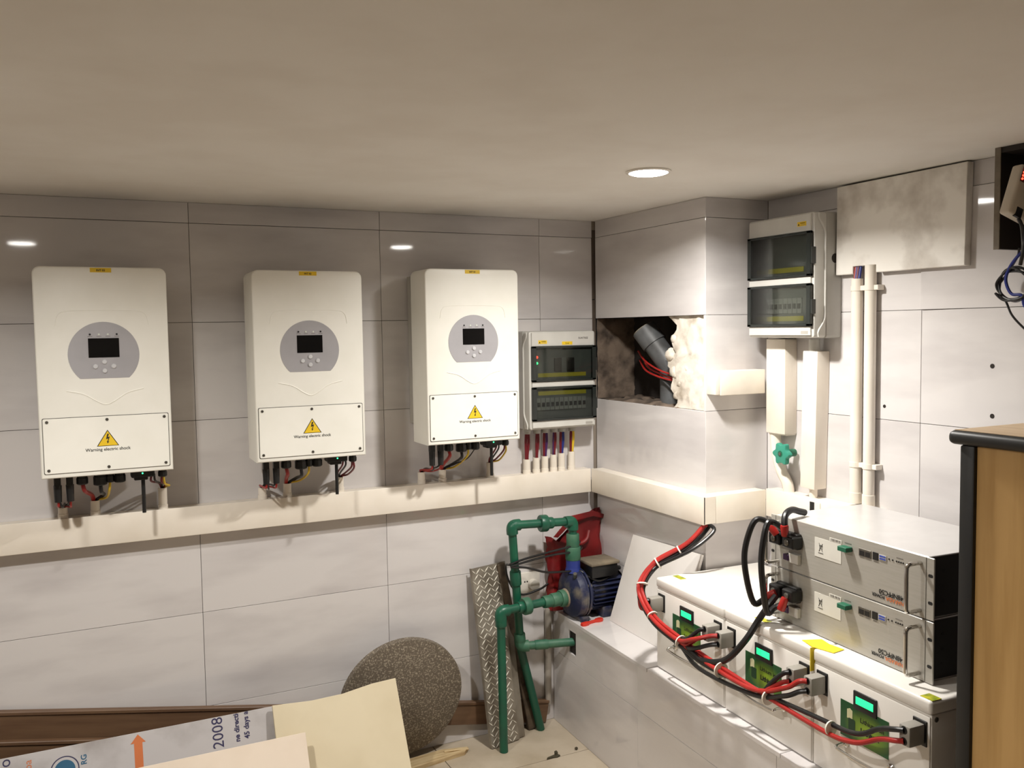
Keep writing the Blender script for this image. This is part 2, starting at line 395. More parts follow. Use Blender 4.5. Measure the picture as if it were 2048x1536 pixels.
# ------------------------------------------------------------------ ceiling downlights
def downlight(x, y, label):
    t = thing('ceiling_downlight', label, 'light', (x, y, CEIL), 0, 'round ceiling downlights')
    MB().lathe((0,0,0), -Z, [(.0, .058), (.003, .058), (.005, .054), (.005, .050), (.001, .050)], 40).build('trim_ring', mat('white_trim', lin(235,230,222), .4), t)
    MB().lathe((0,0,-.001), -Z, [(.0, .0495), (.004, .0492), (.0065, .042), (.008, .026), (.0085, .004)], 40).build('diffuser', LM, t)
    ld = bpy.data.lights.new('downlight_beam', 'AREA'); ld.shape = 'DISK'; ld.size = .092; ld.energy = LAMP_POWER; ld.color = LAMP_COLOR; ld.spread = LAMP_SPREAD
    lo = bpy.data.objects.new('downlight_beam', ld); COL.objects.link(lo); lo.parent = t; lo.location = (0, 0, -.0115)
    return t
downlight(*LAMPS[0], 'lit round white downlight in the ceiling in front of the tiled column')
downlight(*LAMPS[1], 'lit round downlight in the ceiling mirrored above the inverter at the far left')

# ------------------------------------------------------------------ cable trunking
TZ0, TZ1, TD = .886, .974, .050
def trunk_box(t, x0, x1, y0, y1, z0, z1, face):
    """hollow-looking trunking: base plus a lid proud on its front face (face: '-y' or '-x')"""
    e = .0015; l = .0035
    if face == '-y':
        MB().box(x0, x1, y0+l, y1, z0+e, z1-e, bev=.001, seg=1).build('base', PVC, t)
        MB().box(x0, x1, y0, y0+.010, z0, z1, bev=.002).build('lid', PVC, t)
    else:
        MB().box(x0+l, x1, y0, y1, z0+e, z1-e, bev=.001, seg=1).build('base', PVC, t)
        MB().box(x0, x0+.010, y0, y1, z0, z1, bev=.002).build('lid', PVC, t)
TB = thing('cable_trunking', 'long cream plastic cable trunking running under the three inverters', 'trunking', (0, 0, 0))
trunk_box(TB, -2.25, XC-TD-.001, -TD, -.0005, TZ0, TZ1, '-y')
def stub(parent, x, y, z0, z1, r=.0125, lean=0.):
    mb = MB(); n = 18
    mb.lathe((x, y, z0), Z+X*lean, [(0, r*1.12), (.014, r*1.12), (.0145, r), (z1-z0, r), (z1-z0, r*.8), (z1-z0-.02, r*.8)], n)
    return mb.build('conduit_stub', PVC, parent)
STUBS = {1: [(-.373, 1.004), (-.289, 1.016), (-.105, 1.036)], 2: [(.187, 1.010), (.265, 1.016), (.435, 1.022)], 3: [(.718, 1.014), (.795, 1.016), (.976, 1.026)]}
for k, L_ in STUBS.items():
    for x, zt in L_: stub(TB, x, -.029, TZ1-.002, zt)
DBX = [1.122, 1.161, 1.196, 1.232, 1.265, 1.308]
for i, x in enumerate(DBX): stub(TB, x, -.029, TZ1-.002, 1.026+.003*i, .0125)
TA = thing('cable_trunking', 'short cream cable trunking on the left face of the tiled column', 'trunking')
trunk_box(TA, XC-TD, XC-.0005, YB-TD+.0005, -TD-.0005, TZ0, TZ1, '-x')
# the trunking round the column corner stops against the lid of the next length
TC = thing('cable_trunking', 'short cream cable trunking on the front face of the tiled column', 'trunking')
trunk_box(TC, XC+.0005, XR-TD-.0005, YB-TD, YB-.0005, TZ0, TZ1, '-y')
TR = thing('cable_trunking', 'cream cable trunking on the right wall behind the upper rack battery', 'trunking')
trunk_box(TR, XR-TD, XR-.0005, -1.13, YB-TD+.001, TZ0+.004, TZ1+.004, '-x')
MB().box(XR-TD-.0006, XR-TD+.003, -.912, -.893, .940, .968).build('knockout', BLACKP, TR)
MB().box(XR-TD-.003, XR-TD+.003, -.936, -.913, .938, .970, bev=.001, seg=1).build('knockout_cover', PVC, TR)
# upper short trunking feeding the right box
TU = thing('cable_trunking', 'upper short cream trunking between the column opening and the vertical duct', 'trunking')
MB().box(XC+.022, XR-TD-.001, YB-.046, YB-.0005, 1.281, 1.357, bev=.0025).build('lid', PVC, TU)
MB().box(XC+.004, XC+.024, YB-.043, YB-.0005, 1.284, 1.352, bev=.0015).build('base', PVC, TU)
# vertical ducts on the right wall
D1 = thing('vertical_duct', 'wide cream vertical duct ending above the teal valve handle', 'trunking')
MB().box(XR-TD, XR-.0005, -.787, -.704, 1.157, 1.452, bev=.0025).build('lid', PVC, D1)
MB().box(XR-TD+.008, XR-.001, -.783, -.708, 1.153, 1.158).build('base', PVC, D1)
D2 = thing('vertical_duct', 'slim leaning cream vertical duct right of the teal valve handle', 'trunking', (XR, -.881, 1.005), 0)
D2.rotation_euler = (R(1.3), 0, 0)
MB().box(-TD, -.0005, -.029, .029, 0, .412, bev=.0025).build('lid', PVC, D2)
MB().cyl((-.028, -.004, -.034), (-.028, -.004, .002), .012, 16).build('conduit_stub', PVC, D2)
MB().cyl((-.030, .004, .412), (-.030, .004, .448), .016, 16).build('cable_gland', DBG, D2)
# conduits
for nm, y, zt, lab in (('conduit', -1.037, 1.622, 'left of two thin white vertical conduits below the stained stone panel'), ('conduit', -1.084, 1.657, 'right of two thin white vertical conduits below the stained stone panel')):
    c = thing('wall_conduit', lab, 'conduit', (XR-.020, y, .986), 0, 'white vertical conduits')
    mb = MB(); mb.lathe((0,0,0), Z, [(0, .0175), (.03, .0175), (.0305, .0158), (zt-.986, .0158), (zt-.986, .012), (zt-1.01, .012)], 20); mb.build('pipe', PVC, c)
    for zc in (1.595, 1.097):
        k = MB(); k.lathe((0, 0, zc-.986-.007), Z, [(0, .0178), (.014, .0178)], 20); k.box(-.006, .0195, -.030, .002, zc-.986-.007, zc-.986+.007, bev=.001, seg=1)
        k.build('clip', PVC, c)
    if zt < 1.64:
        for dy, mm in ((-.006, BLUW), (.004, BLUW), (.0, REDD), (.008, REDW)):
            MB().tube([(-.002, dy, zt-1.0), (.0, dy*1.1, zt-.986), (.004, dy*1.2-.003, zt-.945)], .0038, 8).build('wire', mm, c)
# valve behind the ducts
V = thing('stop_valve', 'teal plastic valve handle on a cream pipe below the wide duct', 'valve', (XR-.035, -.790, 1.10))
MB().tube([(.008, .070, .060), (.008, .062, .0), (.010, .044, -.060), (.012, .018, -.100), (.012, .012, -.130)], .017, 14).build('pipe', PVC, V)
st = []
for i in range(40):
    a = 2*math.pi*i/40; r = .031+.005*math.cos(6*a); st.append((r*math.cos(a), r*math.sin(a)))
hv = MB(); hv.prism(st, (-.020, 0, 0), Y, Z, -X, .016, bev=.004); hv.build('handle', VALVE, V)
MB().cyl((-.0365, 0, 0), (-.030, 0, 0), .010, 18).build('cap', GREENT, V)
MB().cyl((-.0385, 0, 0), (-.036, 0, 0), .005, 12).build('screw', SCREW, V)
MB().cyl((.022, 0, 0), (-.021, 0, 0), .012, 16).build('stem', GREENT, V)

# ------------------------------------------------------------------ inverters
def rim(pts, r=.0015): return MB().tube(pts, r, 6, 5)
def make_inverter():
    t = thing('inverter', 'x', 'inverter', (0,0,0), 0, 'white wall inverters'); F = -.222; W = .164; H = .562
    hb = MB(); hb.prism(rrect(-W, W, 0, H, .020, 6, '0011'), (0, -.090, 0), X, Z, -Y, .132, bev=.0045, seg=3); hb.build('housing', CASE, t, 40)
    hs = MB(); hs.box(-.144, .144, -.03, -.0895, .055, .548)
    for i in range(19): hs.box(-.144+.016*i-.0015, -.144+.016*i+.0015, -.004, -.031, .055, .548)
    hs.build('heat_sink', HEAT, t)
    # control panel: disc with a flat foot
    ang = [R(-46.8+273.6*i/48) for i in range(49)]; poly = [(.088*math.cos(a), .327+.088*math.sin(a)) for a in ang]
    p = MB(); p.prism(poly, (0, F+.0006, 0), X, Z, -Y, .0016, bev=.0005, seg=1); p = p.build('control_panel', PANELG, t)
    MB().box(-.038, .038, F-.0022, F, .319, .371, bev=.0005, seg=1).build('screen', BLACKG, p)
    for i, x in enumerate((-.033, -.011, .011, .033)):
        MB().cyl((x, F, .3815), (x, F-.0024, .3815), .0026, 10).build('indicator', INK if i in (0, 3) else LEDW, p)
        MB().box(x-.006, x+.006, F-.0013, F, .3752, .3765).build('indicator_caption', INKG, p)
    for x, z in ((0, .307), (0, .283), (-.0225, .295), (.0225, .295)):
        MB().lathe((x, F, z), -Y, [(0, .0064), (.003, .0064), (.0048, .0050), (.0048, .002)], 18).build('button', GREYB, p)
    # embossed lines on the cover
    e = MB(); e2 = MB()
    e.tube([(-.095, F, .232), (-.055, F, .222), (-.02, F, .2), (0, F, .192), (.02, F, .2), (.055, F, .222), (.095, F, .232)], .0016, 6)
    e2.tube([(-.115, F, .405), (-.108, F, .433), (-.085, F, .444), (0, F, .446), (.085, F, .444), (.108, F, .433), (.115, F, .405)], .0011, 6)
    e.build('embossed_line', CASE, t); e2.build('embossed_line', CASE, t)
    MB().prism(rrect(-.1565, .1565, .0115, .1615, .004, 3), (0, F+.0005, 0), X, Z, -Y, .0012).build('cover_seam', SEAM, t)
    cp = MB().prism(rrect(-.1548, .1548, .0132, .1598, .004, 3), (0, F+.0005, 0), X, Z, -Y, .0026, bev=.0006, seg=1).build('wiring_cover', CASE, t)
    G = F-.0021
    for x in (-.145, .0, .145):
        for z in (.022, .151): MB().lathe((x, G, z), -Y, [(0, .0042), (.0016, .0038), (.0016, .0018), (.0006, .0016)], 12).build('screw', SCREW, cp)
    tr = lambda s, z0: [(-.0255*s, z0), (.0255*s, z0), (0, z0+.041*s)]
    MB().prism(tr(1.08, .0788), (0, G, 0), X, Z, -Y, .0003).build('warning_outline', INK, cp)
    MB().prism(tr(.96, .0802), (0, G-.0003, 0), X, Z, -Y, .0003).build('warning_triangle', YEL, cp)
    bolt = [(-.001, .112), (.0032, .112), (.0002, .1025), (.0052, .1045), (.0006, .0905), (.0034, .0915), (-.0008, .0855), (-.0028, .0925), (-.0012, .0915), (.0014, .0995), (-.0044, .097)]
    MB().prism(bolt, (0, G-.0006, 0), X, Z, -Y, .0003).build('lightning_symbol', INK, cp)
    text_obj('lettering', 'Warning electric shock', cp, INK, (0, G-.0004, .0665), X, Z, width=.112, size=.01, bold=.012)
    MB().box(-.026, .026, F-.0006, F+.001, .5475, .5595).build('tape_label', YEL, t)
    # underside fittings
    for x in (-.128, -.098):
        g = MB(); g.box(x-.0085, x+.0085, -.170, -.150, -.030, .002, bev=.002, seg=1); g.cyl((x, -.16, -.074), (x, -.16, -.028), .0092, 12, .0105); g.build('plug_connector', BLACKP, t)
    for x, r, l in ((-.067, .0155, .030), (-.022, .0185, .036), (.003, .012, .03), (.028, .0155, .032), (.140, .0125, .026)):
        MB().lathe((x, -.155, .002), -Z, [(0, r*1.1), (.009, r*1.1), (.010, r*.9), (.014, r*.9), (.015, r), (l, r), (l+.003, r*.8)], 10).build('cable_gland', BLACKP, t, 20)
    dg = MB(); dg.box(.056, .118, -.178, -.130, -.022, .002, bev=.003, seg=1); dg.box(.064, .100, -.174, -.136, -.030, -.021, bev=.002, seg=1); dg.cyl((.088, -.155, -.126), (.088, -.155, -.028), .0052, 12)
    dg = dg.build('data_dongle', BLACKP, t)
    MB().cyl((.086, -.1777, -.010), (.086, -.1792, -.010), .0022, 10).build('indicator', LEDG, dg)
    return t
INV = make_inverter()
IX = {1: -.2525, 2: .3045, 3: .8365}; IZ = {1: 1.116, 2: 1.115, 3: 1.128}
LAB = {1: 'white inverter at the far left of the row with yellow tape on top', 2: 'middle one of the three white wall inverters', 3: 'white inverter beside the small grey two-window breaker box'}
for k in (1, 2, 3):
    t = INV if k == 1 else copy_tree(INV)
    t.location = (IX[k], 0, IZ[k]); t['label'] = LAB[k]
INVS = [o for o in COL.objects if o.name.split('.')[0] == 'inverter' and o.parent is None]
INVS.sort(key=lambda o: o.location.x)
for k, t in zip((1, 2, 3), INVS):
    text_obj('lettering', 'INT 0%d' % (4-k), t, INK, (0, -.2229, .5505), X, Z, width=.021, size=.008, bold=.03)
    dz = IZ[k]; S = [Vector((x-IX[k], -.029, zt-dz)) for x, zt in STUBS[k]]
    def wr(pts, r, m): MB().tube(pts, r, 8, 5).build('wire', m, t)
    s0, s1, s2 = S; dn = Vector((0, 0, -.02))
    wr([(-.128, -.16, -.072), (-.128, -.15, -.088), (s0.x-.012, -.06, s0.z+.012), s0+Vector((-.003, 0, .001)), s0+dn], .0030, REDW)
    wr([(-.126, -.16, -.072), (-.118, -.14, -.093), (s0.x+.006, -.06, s0.z+.016), s0+Vector((.002, 0, .001)), s0+dn], .0030, BLKW)
    wr([(-.098, -.16, -.072), (-.098, -.145, -.090), (s0.x+.02, -.07, s0.z+.006), s0+Vector((.004, 0, .002)), s0+dn], .0030, REDW)
    wr([(-.100, -.16, -.072), (-.104, -.14, -.084), (s0.x+.018, -.07, s0.z+.014), s0+Vector((.0, .002, .002)), s0+dn], .0030, BLKW)
    wr([(-.067, -.155, -.028), (-.062, -.150, -.050), (s1.x-.008, -.06, s1.z+.022), s1+Vector((-.003, 0, 0)), s1+dn], .0058, REDW)
    wr([(-.022, -.155, -.034), (-.020, -.150, -.058), (s1.x+.024, -.06, s1.z+.020), s1+Vector((.004, 0, 0)), s1+dn], .0052, BLKW)
    wr([(.003, -.155, -.028), (.0, -.150, -.055), (s1.x+.030, -.07, s1.z+.012), s1+Vector((.006, .003, 0)), s1+dn], .0034, YELW)
    if k == 3: wr([(.028, -.155, -.030), (.010, -.13, -.065), (-.02, -.1, -.085), s1+Vector((.005, -.004, 0)), s1+dn], .0020, BLKW)
    wr([(.112, -.150, -.018), (.110, -.140, -.040), (s2.x-.012, -.055, s2.z+.020), s2+Vector((-.003, 0, 0)), s2+dn], .0030, REDD)
    wr([(.118, -.150, -.018), (.121, -.140, -.040), (s2.x-.006, -.06, s2.z+.018), s2+Vector((-.001, 0, 0)), s2+dn], .0030, BLKW)
    wr([(.138, -.155, -.024), (.138, -.145, -.046), (s2.x+.010, -.06, s2.z+.016), s2+Vector((.003, 0, 0)), s2+dn], .0032, REDD)
    wr([(.142, -.155, -.024), (.146, -.145, -.050), (s2.x+.016, -.07, s2.z+.012), s2+Vector((.004, .003, 0)), s2+dn], .0032, YELW if k != 2 else REDD)

# ------------------------------------------------------------------ breaker boxes
def make_breaker_box(name, label, loc, rz, top_items, tape):
    t = thing(name, label, 'breaker box', loc, rz, 'grey two-window breaker boxes'); W, H, D = .136, .350, .112
    MB().prism(rrect(-W, W, 0, H, .008, 3), (0, -.001, 0), X, Z, -Y, .058, bev=.002, seg=1).build('back_box', DBR, t)
    # front cover: flared side rim and a raised centre
    MB().prism(rrect(-W+.001, W-.001, .002, H-.002, .008, 3), (0, -.060, 0), X, Z, -Y, .044, bev=.005).build('front_cover', DBG, t)
    for s in (-1, 1):
        pts = [(s*W, -.088, .004), (s*W, -.088, .020), (s*(W+.0005), -.066, .052), (s*(W+.0005), -.064, .10), (s*(W+.0005), -.064, .25), (s*(W+.0005), -.066, .298), (s*W, -.088, .330), (s*W, -.088, H-.004)]
        MB().tube(pts, .0034, 6, 5).build('rim_bead', DBG, t)
    F = -.104
    for z0, z1, nm in ((.296, H-.006, 'top_band'), (.152, .172, 'middle_band'), (.008, .034, 'bottom_band')):
        MB().box(-W+.010, W-.010, F-.006, F+.004, z0, z1, bev=.0015, seg=1).build(nm, DBG, t)
    for k, (z0, z1) in enumerate(((.172, .296), (.034, .152))):
        MB().box(-W+.009, W-.007, F-.0002, F+.003, z0+.001, z1-.001).build('window_tray', mat('dark_tray', lin(104,106,104), .6), t)
        f = MB(); x0, x1 = -W+.009, W-.004
        for (a, b, c, d) in ((x0, x1, z0, z0+.007), (x0, x1, z1-.007, z1), (x0, x0+.016, z0, z1), (x1-.016, x1, z0, z1)): f.box(a, b, F-.013, F-.004, c, d, bev=.001, seg=1)
        f.build('window_frame', mat('smoked_frame', lin(38,42,40), .2), t)
        MB().box(x0+.012, x1-.012, F-.0125, F-.0105, z0+.004, z1-.004).build('window_pane', SMOKE, t)
        MB().box(W-.008, W+.0015, F-.0115, F+.004, z0+.034, z1-.044, bev=.001, seg=1).build('latch', mat('smoked_latch', lin(48,50,48), .3), t)
        items = top_items if k == 0 else 'row'
        if items == 'row':
            for i in range(11): MB().box(-.102+.0185*i-.0085, -.102+.0185*i+.0085, F-.006, F, z0+.036, z0+.080, bev=.001, seg=1).build('breaker', mat('grey_breaker', lin(150,150,146), .5), t)
            for i in range(11): MB().box(-.102+.0185*i-.005, -.102+.0185*i+.005, F-.0095, F-.005, z0+.050, z0+.064).build('breaker_toggle', BLACKP, t)
        else:
            for x in ((-.022, .030) if items == 'leds' else ()): MB().box(x-.014, x+.014, F-.008, F, z0+.034, z0+.082, bev=.001, seg=1).build('breaker', BLACKP, t)
        zz = z1-.022 if (k == 1 and items == 'row' and top_items == 'leds') else z0+.022
        MB().box(-.100, .095, F-.0015, F, zz-.007, zz+.007).build('marker_strip', mat('yellow_marker', lin(205,190,60), .6), t)
    if top_items == 'leds':
        for z, mm in ((.258, LEDR), (.237, LEDG)): MB().lathe((-.106, F-.003, z), -Y, [(0, .0045), (.003, .0045), (.006, .002)], 12).build('indicator', mm, t)
    B = F-.006
    def sticker(x, z):
        s_ = MB().box(x-.017, x+.017, B-.0006, B+.001, z-.0062, z+.0062).build('warning_sticker', YEL, t)
        text_obj('lettering', 'WARNING', s_, INK, (x+.004, B-.0008, z+.0008), X, Z, width=.019, size=.005, bold=.04)
        MB().prism([(x-.015, z-.004), (x-.0085, z-.004), (x-.01175, z+.002)], (0, B-.0006, 0), X, Z, -Y, .0003).build('warning_symbol', INK, s_)
        MB().box(x-.005, x+.0135, B-.0008, B, z-.0032, z-.0022).build('fine_print', INKG, s_)
    if tape:
        sticker(-.083, .311)
        q = MB().box(-.005, .037, B-.0006, B+.001, .300, .3115).build('tape_label', YEL, t)
        text_obj('lettering', 'TS AC', q, INK, (.016, B-.0008, .303), X, Z, width=.016, size=.006, bold=.03)
        text_obj('lettering', 'SUNTREE', t, INKG, (.082, B-.0004, .320), X, Z, width=.040, size=.008, bold=.03)
    else:
        sticker(.092, .318)
        MB().cyl((W-.002, -.026, .222), (W+.0008, -.026, .222), .013, 20).build('knockout', DARKV, t)
    MB().box(.090, .118, B-.0005, B+.001, .012, .021).build('rating_plate', mat('grey_plate', lin(168,164,156), .5), t)
    return t
DB1 = make_breaker_box('breaker_box', 'grey breaker box with red and green lights left of the wall corner', (1.233, 0, 1.137), 0, 'leds', True)
DB2 = make_breaker_box('breaker_box', 'larger-looking grey breaker box high on the right wall above the vertical ducts', (XR, -.822, 1.456), R(-90), 'none', False)
DB2.scale = (1.02, 1.0, 1.035)
WCOL = [(REDD, REDD), (REDD, REDD), (REDD, PURW), (PURW, REDD), (REDD, BLUW), (REDD, YELW)]
for i, x in enumerate(DBX):
    lx = x-1.233
    MB().lathe((lx, -.036, .003), -Z, [(0, .0165), (.010, .0165), (.012, .0135), (.022, .0135)], 16).build('cable_gland', DBR, DB1)
    for s, mm in zip((-1, 1), WCOL[i]):
        for dd in ((.002,) if i in (1, 3) and s == -1 else (.002, .007)):
            MB().tube([(lx+s*dd, -.036, -.016), (lx+s*(dd+.0012), -.035, -.05), (lx+s*dd*.8, -.031, -.09), (lx+s*dd*.6, -.029, -.125)], .0026, 7, 4).build('wire', mm, DB1)

# ------------------------------------------------------------------ battery boxes on the ledge
BZ = LZ; BW, BH, BD = .331, .280, .385
def make_battery_box():
    t = thing('battery_box', 'x', 'battery', (0,0,0), 0, 'white battery boxes on the ledge')
    MB().box(0, BW, .0035, BD, .001, .250, bev=.003).build('case', BATW, t)
    MB().box(.002, BW-.002, 0, .006, .004, .246, bev=.0025).build('front_panel', BATW, t)
    MB().box(-.0015, BW+.0015, -.001, BD+.001, .250, BH, bev=.007, seg=3).build('lid', BATW, t)
    d = MB().box(.128, .194, -.004, .001, .188, .229, bev=.0015).build('display', BLACKP, t)
    MB().box(.136, .186, -.0046, -.003, .201, .218, bev=.0004, seg=1).build('lcd', LCDG, d)
    g = MB().box(.088, .226, -.0008, .001, .112, .194).build('product_label', GREENL, t)
    MB().prism([(.108, .158), (.124, .158), (.124, .178), (.116, .182), (.108, .178)], (0, -.0008, 0), X, Z, -Y, .0004).build('battery_picture', mat('pale_print', lin(214,212,170), .5), g)
    MB().prism(rrect(.112, .132, .132, .160, .003, 3), (0, -.0009, 0), X, Z, -Y, .0004).build('battery_picture', mat('dark_green_print', lin(20,58,34), .5), g)
    text_obj('lettering', 'Lithium ion', g, INK, (.180, -.0012, .162), X, Z, width=.066, size=.012, bold=.02)
    text_obj('lettering', 'Lithium', g, INK, (.174, -.0012, .138), X, Z, width=.052, size=.012, bold=.04)
    for x in (.030, .306):
        MB().box(x-.0175, x+.0175, -.0025, .001, .182, .235, bev=.001, seg=1).build('socket_plate', BLACKP, t)
        c = MB().box(x-.0140, x+.0140, -.045, -.002, .187, .230, bev=.004).build('power_connector', CONN, t)
        MB().cyl((x-.0141, -.024, .208), (x-.0147, -.024, .208), .003, 10).build('rivet', SCREW, c)
        for z in (.197, .220): MB().cyl((x, -.0455, z), (x, -.043, z), .0082, 14).build('cable_entry', BLACKP, c)
    h = MB(); h.tube([(.105, .002, .098), (.105, -.022, .098), (.107, -.030, .096), (.114, -.033, .094), (.17, -.0335, .092), (.226, -.033, .094), (.233, -.030, .096), (.235, -.022, .098), (.235, .002, .098)], .0036, 10, 4)
    h = h.build('handle', CHROME, t)
    for x in (.105, .235): MB().lathe((x, .001, .098), -Y, [(0, .010), (.004, .010), (.007, .006), (.010, .006)], 16).build('handle_boss', CHROME, h)
    MB().lathe((BW-.001, .016, .240), X, [(0, .0055), (.002, .0055), (.003, .003)], 12).build('screw', SCREW, t)
    return t
BAT = make_battery_box(); BATS = []
BLAB = ['white battery box nearest the column, mostly clear on top', 'middle white battery box on the ledge', 'white battery box beside the wooden cabinet']
for i, y in enumerate((-.661, -.996, -1.331)):
    b = BAT if i == 0 else copy_tree(BAT)
    b.matrix_world = Matrix.Translation((0, 0, BZ)) @ ledge_frame(y, .030); b['label'] = BLAB[i]; BATS.append(b)
BM = [Matrix.Translation((0, 0, BZ)) @ ledge_frame(y, .030) for y in (-.661, -.996, -1.331)]
STK = mat('green_yellow_sticker', lin(196,190,40), .4, c2=lin(116,136,36), nscale=60)
for b, (x, y, w_, h_) in zip(BATS, ((.035, .060, .044, .020), (.120, .030, .046, .020), (.315, .018, .030, .026))):
    MB().box(x-w_/2, x+w_/2, y-h_/2, y+h_/2, BH-.0005, BH+.0006).build('lid_sticker', STK, b)
# yellow note lying over the joint between two battery boxes
N = thing('paper_note', 'yellow paper note lying across the gap between two battery boxes', 'note'); N.matrix_world = BM[2]
MB().prism([(-.052, .012), (-.006, .002), (.046, .018), (.040, .056), (.0, .050), (-.035, .058)], (0, 0, BH+.0008), X, Y, Z, .0012).build('sheet', PAPER, N)
MB().box(-.0045, -.0025, -.006, .012, BH-.055, BH+.0015).build('hanging_corner', PAPER, N)

# ------------------------------------------------------------------ rack batteries
RK = .0526; RTH = R(-90)-math.atan(RK); RX0, RY0, RZ0, RH = 1.2905, -1.098, LZ+BH+.0005, .1355
RW = .5145; RDp = .30
def make_rack():
    t = thing('rack_battery', 'x', 'battery', (0,0,0), 0, 'silver rack batteries'); G = 0.
    MB().box(.001, RW-.001, 0, .004, .0012, RH-.0012, bev=.0012, seg=1).build('front_panel', RACK, t)
    ch = MB().box(.018, RW-.018, .004, RDp, .001, RH-.001, bev=.001, seg=1).build('chassis', RACKT, t)
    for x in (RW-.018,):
        MB().box(x-.0005, x+.0006, .012, RDp-.004, .004, RH-.004).build('side_shade_sheet', RACKS, t)  # added sheet that carries the painted shade of the chassis side
        for y in (.045,):
            for z in (.035, .067, .100): MB().cyl((x, y, z), (x+.0012, y, z), .004, 10).build('side_hole', INK, t)
    for x in (.020, RW-.0215): MB().box(x-.0006, x+.0006, -.0006, .001, .002, RH-.002).build('ear_seam', SEAM, t)
    for x in (.009, RW-.010):
        for z in (.038, .096): MB().prism(rrect(x-.006, x+.006, z-.0035, z+.0035, .0033, 4), (0, .0005, 0), X, Z, -Y, .0008).build('mounting_slot', INK, t)
    for x in (.030, RW-.036):
        h = MB(); h.tube([(x, .001, .016), (x, -.030, .016), (x, -.038, .020), (x, -.040, .028), (x, -.040, .066), (x, -.040, .106), (x, -.038, .114), (x, -.030, .118), (x, .001, .118)], .0046, 10, 4)
        h.build('handle', CHROME, t)
    # battery terminals
    tb = MB()
    for x in (.052, .102):
        tb.box(x-.020, x+.020, -.034, -.0005, .068, .098, bev=.003, seg=1)
    tb.box(.040, .118, -.016, -.0005, .064, .103, bev=.002, seg=1); tb = tb.build('terminal_block', BLACKP, t)
    for x in (.052, .102): MB().lathe((x, -.034, .083), -Y, [(0, .008), (.003, .008), (.005, .005)], 14).build('terminal_bolt', SCREW, tb)
    br = MB().box(.082, .116, -.012, -.0005, .026, .050, bev=.001, seg=1).build('breaker', mat('pale_breaker', lin(206,202,194), .4), t)
    MB().box(.066, .084, -.016, -.0005, .030, .045, bev=.001, seg=1).build('switch_lever', PURW, br)
    # label with crossed-bin mark (code square left out)
    lb = MB().box(.163, .251, -.0008, .001, .060, .107).build('type_label', mat('white_label', lin(222,219,210), .5), t)
    bn = MB()
    for p_, q_ in (((.178, .095), (.190, .075)), ((.190, .095), (.178, .075)), ((.179, .090), (.190, .090)), ((.180, .090), (.181, .078)), ((.189, .090), (.188, .078)), ((.176, .071), (.192, .071))):
        bn.tube([(p_[0], -.001, p_[1]), (q_[0], -.001, q_[1])], .0006, 6)
    tag(bn.build('crossed_bin_mark', INK, lb), kind='stuff')
    MB().box(.213, .252, -.0009, .001, .108, .116).build('barcode_sticker', mat('white_label', (0,0,0,1)), t)
    for i in range(9): MB().box(.217+.0036*i, .217+.0036*i+.0016+.0006*(i % 3), -.0012, 0, .1095, .1148).build('barcode_bar', INKG, t)
    gt = MB().box(.258, .286, -.020, -.0005, .097, .108, bev=.001, seg=1).build('signal_terminal', GREENT, t)
    rj = MB().box(.306, .343, -.0015, .001, .094, .112, bev=.0006, seg=1).build('network_sockets', SCREW, t)
    for x in (.309, .326): MB().box(x, x+.014, -.002, 0, .096, .107).build('socket_opening', INK, rj)
    MB().box(.348, .363, -.0018, .001, .095, .112).build('serial_socket', BLACKP, t)
    us = MB().box(.366, .387, -.0015, .001, .0985, .1105).build('usb_sockets', RACKT, t)
    for z in (.100, .1058): MB().box(.368, .385, -.0022, 0, z, z+.0035).build('usb_insert', BLUEU, us)
    for x in (.394, .404, .415, .421, .427, .433): MB().cyl((x, .001, .106), (x, -.0012, .106), .0019, 10).build('indicator', INK, t)
    for a, b in ((.414, .432), (.309, .321), (.328, .340), (.350, .361), (.262, .282)): MB().box(a, b, -.0006, .0005, .114 if a > .4 or a < .3 else .0905, .1155 if a > .4 or a < .3 else .0915).build('caption', INKG, t)
    # printed upside down, as the unit stands on its head
    text_obj('lettering', '48NPFC50', t, INK, (.4005, -.0009, .0325), -X, -Z, width=.068, size=.012, bold=.02)
    text_obj('lettering', 'NARADA', t, ORANGE, (.4115, -.0009, .0200), -X, -Z, width=.050, size=.010, bold=.03)
    text_obj('lettering', 'POWER', t, INK, (.3645, -.0009, .0200), -X, -Z, width=.036, size=.010, bold=.03)
    return t
RA = make_rack(); RACKSET = []; RMAT = []
RLAB = ['lower silver rack battery resting on the white battery boxes', 'upper silver rack battery stacked on another one']
for i in range(2):
    r_ = RA if i == 0 else copy_tree(RA)
    M = Matrix.Translation((RX0, RY0, RZ0+i*(RH+.0002))) @ Matrix.Rotation(RTH, 4, 'Z')
    r_.matrix_world = M; r_['label'] = RLAB[i]; RACKSET.append(r_); RMAT.append(M)

# ------------------------------------------------------------------ power cables
def cable(name, label, pts, r, m, group=None, sub=7):
    return tag(MB().tube(pts, r, 10, sub).build(name, m), label, 'cable', group)
def con(b, right, z): return BM[b] @ Vector((.306 if right else .030, -.0455, z))
def conf(b, right, z, d=.04, side=-.015): return BM[b] @ Vector(((.306 if right else .030)+side, -.0565-d, z-.008))
